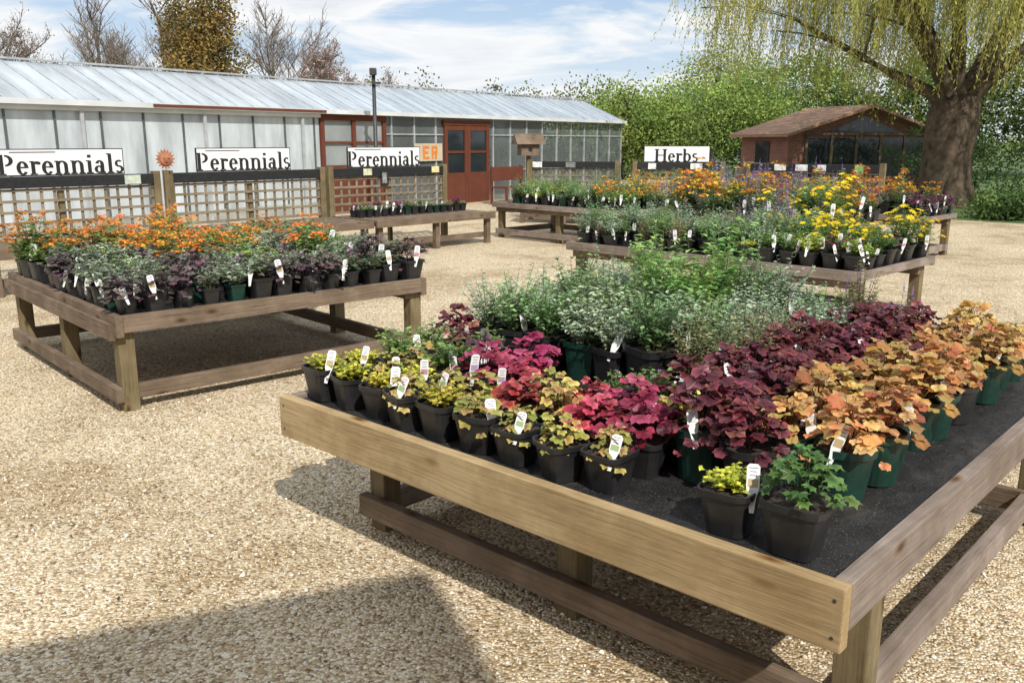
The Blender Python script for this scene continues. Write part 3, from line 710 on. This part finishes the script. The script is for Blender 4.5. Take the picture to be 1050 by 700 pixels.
board('wall_sign', gh, (-10.45, -.06, 1.12), (-9.4, -.04, 1.55), M_CREAM)
mb = MB()
def L3(rs, ox):
    for a, b_, c, d in rs: mb.box((ox+a, -.068, 1.17+b_), (ox+c, -.061, 1.17+d))
L3([(0, 0, .07, .32), (.07, 0, .24, .06), (.07, .13, .2, .19), (.07, .26, .24, .32)], -10.15)
L3([(0, 0, .07, .32), (.07, .26, .22, .32), (.07, .13, .22, .19), (.16, .19, .22, .26), (.12, 0, .2, .13)], -9.82)
obj('wall_sign_letters', mb.mesh('letters', [M_ORANGE]), gh)
e = empty('floodlight_pole', (-3.0, 19.8, 0)); mb = MB()
mb.tube([(0, 0, 0), (0, 0, 3.0)], [.05, .04], 10); obj('pole', mb.mesh('pole', [M_DARKMETAL], True), e)
board('lamp_head', e, (-.07, -.12, 2.99), (.07, .04, 3.14), M_DARKMETAL, .02); board('bracket', e, (-.03, -.1, 2.8), (.16, -.055, 2.85), M_DARKMETAL)
e = empty('garden_bench', (-.1, 23.5, 0), GA+math.pi)
board('seat', e, (-.7, 0, .42), (.7, .45, .46), W_RED); board('backrest', e, (-.7, -.05, .6), (.7, -.01, .95), W_RED)
for i, (x, y, h) in enumerate(((-.68, -.05, .95), (.62, -.05, .95), (-.68, .4, .42), (.62, .4, .42))): board('leg_%d' % (i+1), e, (x, y-.03 if y < 0 else y, 0), (x+.06, y+.03 if y<0 else y+.05, h-.001 if y > 0 else h+.02), W_RED)

# ------------------------------------------------------------------ brick building (right)
bh = empty('brick_barn', (8.75, 28.5, 0), math.atan2(.3, .95))
BW = 5.6; BD = 2.7; BE = 1.84; BR = 2.66; OV = .35
M_TIMB = W_BROWN
mb = MB()
mb.add([(0, 0, 0), (BW, 0, 0), (BW, BD, 0), (0, BD, 0), (0, 0, BE), (BW, 0, BE), (BW, BD, BE), (0, BD, BE), (BW/2, 0, BR), (BW/2, BD, BR)],
       [(0, 1, 5, 8, 4), (2, 3, 7, 9, 6), (3, 0, 4, 7), (1, 2, 6, 5)])
obj('walls', mb.mesh('walls', [M_BRICK]), bh)
mb = MB(); sl = (BR-BE)/(BW/2)
for sg in (0, 1):
    xe = -OV if sg == 0 else BW+OV; ze = BE-sl*OV
    mb.add([(xe, -.45, ze), (BW/2, -.45, BR+.0), (BW/2, BD+.3, BR), (xe, BD+.3, ze), (xe, -.45, ze+.09), (BW/2, -.45, BR+.09), (BW/2, BD+.3, BR+.09), (xe, BD+.3, ze+.09)],
           [(0, 1, 2, 3), (7, 6, 5, 4), (0, 4, 5, 1), (2, 6, 7, 3), (3, 7, 4, 0)])
obj('roof', mb.mesh('roof', [M_TILE]), bh)
for k in range(5):
    x0 = .7+k*.95; x1 = x0+.84
    board('gable_window_%d' % k, bh, (x0, -.03, .5), (x1, -.012, 1.72), G_DARK)
    board('window_mullion_%d' % k, bh, (x0-.1, -.06, .4), (x0-.002, -.011, 1.79), M_TIMB)
board('window_head', bh, (.6, -.07, 1.795), (5.4, -.012, 1.87), M_TIMB)
mb = MB(); mb.add([(1.4, -.03, 1.9), (BW-1.4, -.03, 1.9), (BW/2, -.03, 2.4)], [(0, 1, 2)]); obj('gable_glass', mb.mesh('gg', [G_DARK]), bh)
board('side_window', bh, (-.03, 1.0, .9), (-.012, 1.8, 1.6), G_DARK)
board('side_window_frame', bh, (-.045, .9, .82), (-.012, 1.9, .898), M_WHITE)

# unseen building, invented and placed behind the camera to shade the foreground
sb = empty('unseen_shade_building', (-8.6, -5.55, 0), math.atan2(.37, .93)); Lb = 10.75
mb = MB(); mb.add([(0, -8, 0), (Lb-.3, -8, 0), (Lb-.3, -.4, 0), (0, -.4, 0), (0, -8, 4.9), (Lb-.3, -8, 4.9), (Lb-.3, -.4, 4.9), (0, -.4, 4.9), (0, -4.2, 6.1), (Lb-.3, -4.2, 6.1)],
       [(3, 2, 6, 7), (0, 4, 5, 1), (0, 3, 7, 8, 4), (1, 5, 9, 6, 2)]); obj('walls', mb.mesh('walls', [M_BRICK]), sb)
mb = MB(); mb.add([(-.3, 0, 4.9), (Lb, 0, 4.9), (Lb, -4.2, 6.2), (-.3, -4.2, 6.2), (-.3, -8.4, 4.9), (Lb, -8.4, 4.9)], [(0, 1, 2, 3), (3, 2, 5, 4)]); obj('roof', mb.mesh('roof', [M_TILE]), sb)
for k in range(4): board('window_%d' % k, sb, (1+k*2.3, -.399, 1), (2.4+k*2.3, -.36, 2.3), G_DARK)
board('door', sb, (9.0, -.399, 0), (9.9, -.35, 2.1), W_RED)

# ------------------------------------------------------------------ ground
mb = MB(); mb.add([(-600, -600, 0), (600, -600, 0), (600, 900, 0), (-600, 900, 0)], [(0, 1, 2, 3)])
obj('ground', mb.mesh('ground', [M_GRASS]))
mb = MB(); mb.add([(-40, -20, .004), (18, -20, .004), (18, 15.5, .004), (10.5, 17.2, .004), (8.6, 19, .004), (7.2, 24, .004), (6.5, 40, .004), (-40, 40, .004)], [tuple(range(8))])
obj('gravel_yard', mb.mesh('gravel_yard', [M_GRAVEL]))
n = 60000
yy = 1.3 + 8.5*NR.uniform(0, 1, n)**1.3; xx = (NR.uniform(-.66, .66, n))*(yy+.8)
rad = NR.uniform(.003, .0075, n)*(1+.7*(NR.uniform(0, 1, n) > .95))
T = np.array([(1, 0, 0), (0, 1, 0), (-1, 0, 0), (0, -1, 0), (0, 0, .62), (0, 0, -.5)], dtype=np.float32)
ang = NR.uniform(0, 6.28, n); sx_ = NR.uniform(.75, 1.5, n); V = np.repeat(T[None], n, 0) * NR.uniform(.75, 1.25, (n, 6, 1))
V[:, :, 0] *= sx_[:, None]; c, s_ = np.cos(ang)[:, None], np.sin(ang)[:, None]
Vx = V[:, :, 0]*c-V[:, :, 1]*s_; Vy = V[:, :, 0]*s_+V[:, :, 1]*c
V[:, :, 0] = Vx*rad[:, None]+xx[:, None]; V[:, :, 1] = Vy*rad[:, None]+yy[:, None]; V[:, :, 2] = V[:, :, 2]*rad[:, None]+.004+rad[:, None]*.2
F = np.array([(0, 1, 4), (1, 2, 4), (2, 3, 4), (3, 0, 4), (1, 0, 5), (2, 1, 5), (3, 2, 5), (0, 3, 5)])
FI = (F[None]+(np.arange(n)*6)[:, None, None]).reshape(-1, 3)
me = bpy.data.meshes.new('pebbles'); me.vertices.add(n*6); me.vertices.foreach_set('co', V.astype(np.float32).ravel())
me.loops.add(len(FI)*3); me.loops.foreach_set('vertex_index', FI.astype(np.int32).ravel()); me.polygons.add(len(FI)); me.polygons.foreach_set('loop_start', np.arange(0, len(FI)*3, 3, dtype=np.int32))
me.polygons.foreach_set('use_smooth', np.ones(len(FI), dtype=bool)); me.update(calc_edges=True)
pal = np.array([(.78, .67, .49), (.68, .55, .37), (.56, .44, .28), (.86, .80, .68), (.38, .28, .18), (.20, .15, .11), (.70, .54, .36), (.42, .40, .37)])
cc = pal[NR.choice(len(pal), n, p=[.25, .24, .17, .15, .07, .02, .08, .02])]*NR.uniform(.85, 1.1, (n, 1))
a = np.ones((n, 6, 4), dtype=np.float32); a[:, :, :3] = cc[:, None, :]
me.color_attributes.new('Col', 'FLOAT_COLOR', 'POINT').data.foreach_set('color', a.ravel()); me.materials.append(M_STONE)
obj('gravel_pebbles', me)
mb = MB(); r = random.Random(8)
for i in range(230):
    y = r.uniform(1.7, 9); x = r.uniform(-.6, .6)*(y+.5); a = r.uniform(0, 6.28)
    oval(mb, Vector((x, y, .012)), Vector((math.cos(a), math.sin(a), r.uniform(0, .3))), Vector((0, 0, 1)), r.uniform(.012, .034), r.uniform(.006, .016), r.choice([(.12, .07, .03), (.2, .12, .05), (.07, .05, .03), (.3, .22, .1)]), r)
obj('fallen_leaves', mb.mesh('fallen_leaves', [M_LEAF]))

# ------------------------------------------------------------------ trees
def unit(a): return a/np.maximum(np.linalg.norm(a, axis=1, keepdims=True), 1e-6)
def crown(ells, nclump, per, leaf, cols, spread, seed, aspect=.5):
    r = np.random.RandomState(seed); P = []; C = []
    w = np.array([e[3]*e[4]*e[5] for e in ells])**(2/3); w = w/w.sum()
    for k in range(nclump):
        e = ells[r.choice(len(ells), p=w)]; d = r.normal(0, 1, 3); d /= np.linalg.norm(d); d[2] = d[2]*.9+.08
        q = r.uniform(.45, 1.08); c = np.array(e[:3])+d*np.array(e[3:])*q
        sp_ = spread*r.uniform(.6, 1.5); m = int(per*r.uniform(.5, 1.5))
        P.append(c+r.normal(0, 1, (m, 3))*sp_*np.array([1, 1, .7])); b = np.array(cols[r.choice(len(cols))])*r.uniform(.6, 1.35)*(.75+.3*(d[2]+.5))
        C.append(np.repeat(b[None], m, 0)*r.uniform(.8, 1.2, (m, 1)))
    P = np.concatenate(P); C = np.concatenate(C); n = len(P)
    D = unit(r.normal(0, 1, (n, 3)))*leaf*r.uniform(.6, 1.3, (n, 1)); S = unit(np.cross(D, r.normal(0, 1, (n, 3))))*leaf*aspect*.6
    P[:, 2] = np.maximum(P[:, 2], .05)
    return P, D, S, C
def branchy(mb, r, p, d, L, rad, depth, maxd, col, up=.15, spread=.55, kids=3):
    seg = 3 if depth < 3 else 2; pts = [p]; q = p
    dd = d
    for i in range(seg):
        dd = (dd+Vector((r.gauss(0, .12), r.gauss(0, .12), r.gauss(0, .08)+up*.3))).normalized(); q = q+dd*(L/seg); pts.append(q)
    mb.tube([tuple(x) for x in pts], [rad*(1-.16*i) for i in range(seg+1)], 6 if depth < 2 else (4 if depth < 3 else 3), 0, col)
    if depth >= maxd: return
    k = kids + (1 if depth > 1 else 0)
    for i in range(k):
        t = 1.0 if i == 0 else r.uniform(.35, .95); j = min(seg, max(1, int(t*seg))); base = pts[j]
        az = r.uniform(0, 6.283); o = Vector((math.cos(az), math.sin(az), r.uniform(-.2, .4)))
        nd = (dd*(1-spread*(.5 if i == 0 else 1)) + o*spread*(.5 if i == 0 else 1) + Vector((0, 0, up))).normalized()
        branchy(mb, r, base, nd, L*r.uniform(.6, .8), max(rad*(.68 if i == 0 else .5), .006), depth+1, maxd, col, up, spread, kids)
def bare_tree(name, x, y, H, seed, col=(.16, .12, .09), buds=None, maxd=6, nb=120):
    e = empty(name, (x, y, 0)); r = random.Random(seed); mb = MB()
    branchy(mb, r, Vector((0, 0, 0)), Vector((r.uniform(-.05, .05), 0, 1)), H*.31, H*.02, 0, maxd, col)
    zm = max(v[2] for v in mb.v); k = H/zm; mb.v = [(a*k, b*k, c*k) for a, b, c in mb.v]
    obj('trunk_and_branches', mb.mesh('branches', [M_BARK]), e)
    if buds:
        rr = np.random.RandomState(seed); vv = np.array(mb.v); vv = vv[vv[:, 2] > H*.4]
        P = vv[rr.choice(len(vv), nb*40)]+rr.normal(0, .06, (nb*40, 3)); D = rr.normal(0, .05, P.shape); S = rr.normal(0, .03, P.shape)
        C = np.array(buds)[rr.choice(len(buds), len(P))]*rr.uniform(.7, 1.2, (len(P), 1))
        obj('foliage', np_quads('buds', P, D, S, C, M_TREE), e)
    return e
def leafy_tree(name, x, y, ells, cols, seed, nclump=260, per=36, leaf=.2, spread=.4, H=4, tr=.15):
    e = empty(name, (x, y, 0)); r = random.Random(seed); mb = MB()
    branchy(mb, r, Vector((0, 0, 0)), Vector((0, 0, 1)), H*.35, tr, 0, 3, (.10, .075, .05))
    obj('trunk_and_branches', mb.mesh('branches', [M_BARK]), e)
    P, D, S, C = crown(ells, nclump, per, leaf, cols, spread, seed)
    obj('foliage', np_quads('foliage', P, D, S, C, M_TREE), e); return e
GB = (.24, .20, .17)
bare_tree('bare_tree', -25.0, 46, 8.4, 3, col=GB, buds=[(.25, .18, .13)], nb=80)
bare_tree('bare_tree', -22.6, 50, 7.8, 4, col=GB, buds=[(.27, .20, .15)], nb=60)
bare_tree('bare_tree', -19.8, 46, 9.4, 5, col=GB); bare_tree('bare_tree', -17.6, 47, 9.6, 6, col=GB)
bare_tree('bare_tree', -11.9, 46, 8.8, 8, col=GB); bare_tree('bare_tree', -27.5, 48, 8, 9, col=GB)
leafy_tree('golden_cypress_tree', -14.8, 44, [(0, 0, 4.2, 1.9, 1.9, 3.4), (-.7, 0, 6.6, 1.0, 1, 2.0), (.6, 0, 7.0, .9, .9, 2.2)], [(.30, .20, .06), (.24, .18, .06), (.16, .14, .05), (.37, .25, .08)], 21, 420, 46, .17, .3, 8, .25)
bare_tree('cherry_tree', -8.9, 45, 6.5, 12, col=(.24, .19, .17), buds=[(.45, .34, .31), (.52, .42, .39), (.3, .2, .15)], nb=220)
bare_tree('cherry_tree', -7.0, 47, 5.4, 13, col=(.24, .19, .17), buds=[(.38, .30, .26), (.3, .2, .15)], nb=140)
ells = [(-8+i*1.6+R.uniform(-.4, .4), R.uniform(-1, 1), 2.0, 1.5, 1.5, 2.5+R.uniform(-.5, .4)) for i in range(11)]
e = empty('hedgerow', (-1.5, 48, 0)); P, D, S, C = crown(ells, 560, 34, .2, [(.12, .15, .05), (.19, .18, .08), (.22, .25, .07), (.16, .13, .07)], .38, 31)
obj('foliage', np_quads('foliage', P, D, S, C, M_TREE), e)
LG = [(.27, .36, .08), (.21, .31, .07), (.33, .40, .10), (.15, .23, .06)]
PG = [(.38, .42, .16), (.32, .37, .14), (.44, .46, .20)]
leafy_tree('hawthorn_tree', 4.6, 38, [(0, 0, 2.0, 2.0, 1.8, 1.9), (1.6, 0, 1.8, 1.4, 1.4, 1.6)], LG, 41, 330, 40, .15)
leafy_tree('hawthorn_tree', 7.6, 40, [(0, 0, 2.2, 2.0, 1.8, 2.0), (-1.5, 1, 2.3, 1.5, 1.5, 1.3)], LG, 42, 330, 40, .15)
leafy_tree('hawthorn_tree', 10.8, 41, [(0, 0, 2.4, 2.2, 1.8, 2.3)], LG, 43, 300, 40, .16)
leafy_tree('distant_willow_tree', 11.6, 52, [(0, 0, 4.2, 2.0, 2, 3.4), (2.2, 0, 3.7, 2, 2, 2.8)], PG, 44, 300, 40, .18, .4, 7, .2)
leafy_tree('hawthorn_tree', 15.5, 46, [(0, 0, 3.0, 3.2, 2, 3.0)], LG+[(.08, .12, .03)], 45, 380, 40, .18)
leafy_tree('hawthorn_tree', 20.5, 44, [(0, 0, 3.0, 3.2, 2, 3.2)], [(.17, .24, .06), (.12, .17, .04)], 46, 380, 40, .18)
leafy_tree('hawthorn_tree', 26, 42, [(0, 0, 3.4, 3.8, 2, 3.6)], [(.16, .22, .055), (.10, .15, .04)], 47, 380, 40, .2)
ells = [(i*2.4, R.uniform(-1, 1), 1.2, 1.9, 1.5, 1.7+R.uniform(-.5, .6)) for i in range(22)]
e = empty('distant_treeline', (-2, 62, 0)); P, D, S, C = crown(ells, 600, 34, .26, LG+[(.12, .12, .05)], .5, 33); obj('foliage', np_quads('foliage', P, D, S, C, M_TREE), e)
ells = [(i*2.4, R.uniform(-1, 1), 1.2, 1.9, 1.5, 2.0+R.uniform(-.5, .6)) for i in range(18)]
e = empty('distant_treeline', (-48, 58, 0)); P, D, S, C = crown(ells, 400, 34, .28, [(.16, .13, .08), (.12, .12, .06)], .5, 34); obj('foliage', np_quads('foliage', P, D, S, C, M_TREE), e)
for i, (x, y, rr, hh) in enumerate(((10.6, 18.6, .9, .5), (12.3, 19.4, 1.1, .8), (14.2, 20.5, 1.4, 1.3), (15.5, 25, 2.0, 1.9), (9.2, 24.5, .8, .7), (13.2, 27, 1.8, 1.9))):
    e = empty('shrub', (x, y, 0)); P, D, S, C = crown([(0, 0, hh*.4, rr, rr*.8, hh*.7)], 120, 36, .09, [(.09, .16, .04), (.06, .11, .03), (.15, .24, .06)], .14, 60+i)
    obj('foliage', np_quads('foliage', P, D, S, C, M_TREE), e)

# weeping willow
wl = empty('weeping_willow_tree', (11.1, 22.9, 0)); mb = MB(); r = random.Random(77); BK = (.105, .078, .055)
mb.tube([(0, 0, -.1), (0, 0, .12), (.02, 0, .5), (.0, 0, 1.2), (.05, 0, 2.0), (.1, 0, 2.7)], [1.0, .82, .64, .58, .62, .55], 14, 0, BK)
for k in range(7):
    a = k*.9; mb.tube([(.45*math.cos(a), .45*math.sin(a), .5), (.75*math.cos(a), .75*math.sin(a), .16), (1.15*math.cos(a), 1.15*math.sin(a), -.05)], [.22, .2, .06], 6, 0, BK)
for (dx, dy, dz, L, rad) in ((-.55, -.1, 1, 6.0, .30), (.45, .1, 1, 6.5, .34), (-.15, .4, 1, 6.5, .28), (-.9, .1, .75, 5.5, .17), (.9, -.3, .8, 5.5, .22), (.1, -.6, 1, 5.5, .24), (-.7, -.7, .9, 5.2, .15)):
    p = Vector((.08, 0, 2.3)); d = Vector((dx, dy, dz)).normalized(); pts = [tuple(p)]; rads = [rad]
    for i in range(6):
        d = (d+Vector((r.gauss(0, .13), r.gauss(0, .13), -.03))).normalized(); p = p+d*(L/6); pts.append(tuple(p)); rads.append(rad*(1-.13*(i+1)))
        if i > 1:
            for q in range(2):
                a = r.uniform(0, 6.28); b = p; dd = (d+Vector((math.cos(a), math.sin(a), .1))*.9).normalized(); pp = [tuple(b)]
                for z in range(4): dd = (dd+Vector((0, 0, -.12))).normalized(); b = b+dd*.65; pp.append(tuple(b))
                mb.tube(pp, [rads[-1]*.5, rads[-1]*.4, rads[-1]*.3, rads[-1]*.2, .02], 5, 0, BK)
    mb.tube(pts, rads, 8, 0, BK)
obj('trunk_and_limbs', mb.mesh('trunk', [M_BARK], True), wl)
P = []; D = []; S = []; C = []; rr = np.random.RandomState(9); tw = MB()
for cl in range(270):
    az = rr.uniform(0, 6.283); rad = 6.6*math.sqrt(rr.uniform(.02, 1)); cx, cy = rad*math.cos(az), rad*math.sin(az)
    top = 9.2-3.2*(rad/6.6)**2+rr.uniform(-.6, .5); bot = rr.uniform(2.6, 4.4)
    if cx < -3.2: bot += rr.uniform(0, 1.2)
    if rr.uniform() < .18: bot -= .6
    base = np.array([(.40, .41, .09), (.34, .37, .09), (.46, .44, .12), (.28, .32, .07)][rr.randint(4)])*rr.uniform(.7, 1.2)
    for s_ in range(9):
        x0 = cx+rr.normal(0, .36); y0 = cy+rr.normal(0, .36); b = bot+rr.uniform(-.2, 1.5)
        tt = min(top, 6.6)
        L = tt-b
        if L < .5: continue
        ph = rr.uniform(0, 6.28); m = int(L/.07); t = np.linspace(0, 1, m)
        am = rr.uniform(.08, .25)
        ox = x0+am*np.sin(t*4+ph)-.15*t+.1*t*math.cos(az); oy = y0+am*np.cos(t*3+ph)+.1*t*math.sin(az); oz = tt-L*t
        pp = np.stack([ox, oy, oz], 1); P.append(pp+rr.normal(0, .025, (m, 3)))
        dd = np.stack([rr.normal(0, .6, m), rr.normal(0, .6, m), -np.ones(m)], 1); dd = unit(dd)*rr.uniform(.06, .14, (m, 1)); D.append(dd)
        S.append(unit(np.cross(dd, rr.normal(0, 1, (m, 3))))*.014); C.append(base[None]*rr.uniform(.75, 1.3, (m, 1)))
        k = 5; ii = np.linspace(0, m-1, k).astype(int)
        tw.tube([tuple(pp[i]) for i in ii], [.007, .006, .005, .004, .003], 3, 0, (.34, .30, .09))
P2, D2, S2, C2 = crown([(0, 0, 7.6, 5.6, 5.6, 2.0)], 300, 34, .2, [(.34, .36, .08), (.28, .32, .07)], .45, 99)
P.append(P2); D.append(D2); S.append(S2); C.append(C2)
P, D, S, C = map(np.concatenate, (P, D, S, C))
obj('hanging_foliage', np_quads('hanging_foliage', P, D, S, C, M_TREE), wl); obj('hanging_twigs', tw.mesh('twigs', [M_BARK]), wl)

# ------------------------------------------------------------------ light, sky, camera
sun_dir = Vector((.35, -.95, 1.0)).normalized()
elev = math.asin(sun_dir.z); rot = math.atan2(sun_dir.x, sun_dir.y)
ld = bpy.data.lights.new('sun', 'SUN'); ld.energy = 4.6; ld.angle = math.radians(.6); ld.color = (1, .955, .88)
lo = bpy.data.objects.new('sun', ld); COL.objects.link(lo); lo.rotation_euler = (-sun_dir).to_track_quat('-Z', 'Y').to_euler(); lo.location = (5, -10, 20)
w = bpy.data.worlds.new('World'); scene.world = w; w.use_nodes = True; nt = w.node_tree; bg = nt.nodes['Background']
sky = nt.nodes.new('ShaderNodeTexSky'); sky.sky_type = 'NISHITA'; sky.sun_disc = False; sky.sun_elevation = elev; sky.sun_rotation = rot; sky.dust_density = .3; sky.ozone_density = 1.5
tc = N(nt, 'ShaderNodeTexCoord'); sx = N(nt, 'ShaderNodeSeparateXYZ'); nt.links.new(tc.outputs['Generated'], sx.inputs[0])
mz = N(nt, 'ShaderNodeMath', operation='MAXIMUM'); mz.inputs[1].default_value = 0.0; nt.links.new(sx.outputs[2], mz.inputs[0])
az_ = N(nt, 'ShaderNodeMath', operation='ADD'); az_.inputs[1].default_value = .12; nt.links.new(mz.outputs[0], az_.inputs[0])
dx = N(nt, 'ShaderNodeMath', operation='DIVIDE'); dy = N(nt, 'ShaderNodeMath', operation='DIVIDE')
nt.links.new(sx.outputs[0], dx.inputs[0]); nt.links.new(az_.outputs[0], dx.inputs[1]); nt.links.new(sx.outputs[1], dy.inputs[0]); nt.links.new(az_.outputs[0], dy.inputs[1])
cb = N(nt, 'ShaderNodeCombineXYZ'); nt.links.new(dx.outputs[0], cb.inputs[0]); nt.links.new(dy.outputs[0], cb.inputs[1])
nz = N(nt, 'ShaderNodeTexNoise'); nz.noise_dimensions = '2D'; nz.inputs['Scale'].default_value = .95; nz.inputs['Detail'].default_value = 6; nz.inputs['Roughness'].default_value = .56; nz.inputs['Distortion'].default_value = .3
nt.links.new(cb.outputs[0], nz.inputs['Vector'])
rp = ramp(nt, [(.40, (0, 0, 0)), (.55, (1, 1, 1))]); nt.links.new(nz.outputs['Fac'], rp.inputs[0])
rc = ramp(nt, [(.45, (9.4, 9.6, 9.8)), (.58, (10, 10, 10)), (.72, (8.0, 8.3, 8.8))]); nt.links.new(nz.outputs['Fac'], rc.inputs[0])
blue = mixc(nt, sky.outputs[0], (3.8, 5.9, 8.8), .65)
c = mixc(nt, blue, rc.outputs[0], rp.outputs[0])
hz = ramp(nt, [(0.0, (.75, .75, .75)), (.09, (.4, .4, .4)), (.2, (0, 0, 0))]); nt.links.new(mz.outputs[0], hz.inputs[0])
c = mixc(nt, c, (8.6, 9.1, 9.6), hz.outputs[0])
nt.links.new(c, bg.inputs['Color']); bg.inputs['Strength'].default_value = .10

cam = bpy.data.cameras.new('camera'); co = bpy.data.objects.new('camera', cam); COL.objects.link(co); scene.camera = co
cam.sensor_width = 36; cam.lens = 900/1050*36; cam.clip_end = 2000; cam.clip_start = .05
co.location = (0, 0, 1.6); co.rotation_euler = (math.radians(90-12.83), 0, 0)
scene.view_settings.view_transform = 'Standard'; scene.view_settings.look = 'None'; scene.view_settings.exposure = 0
print('objects', len(bpy.data.objects))
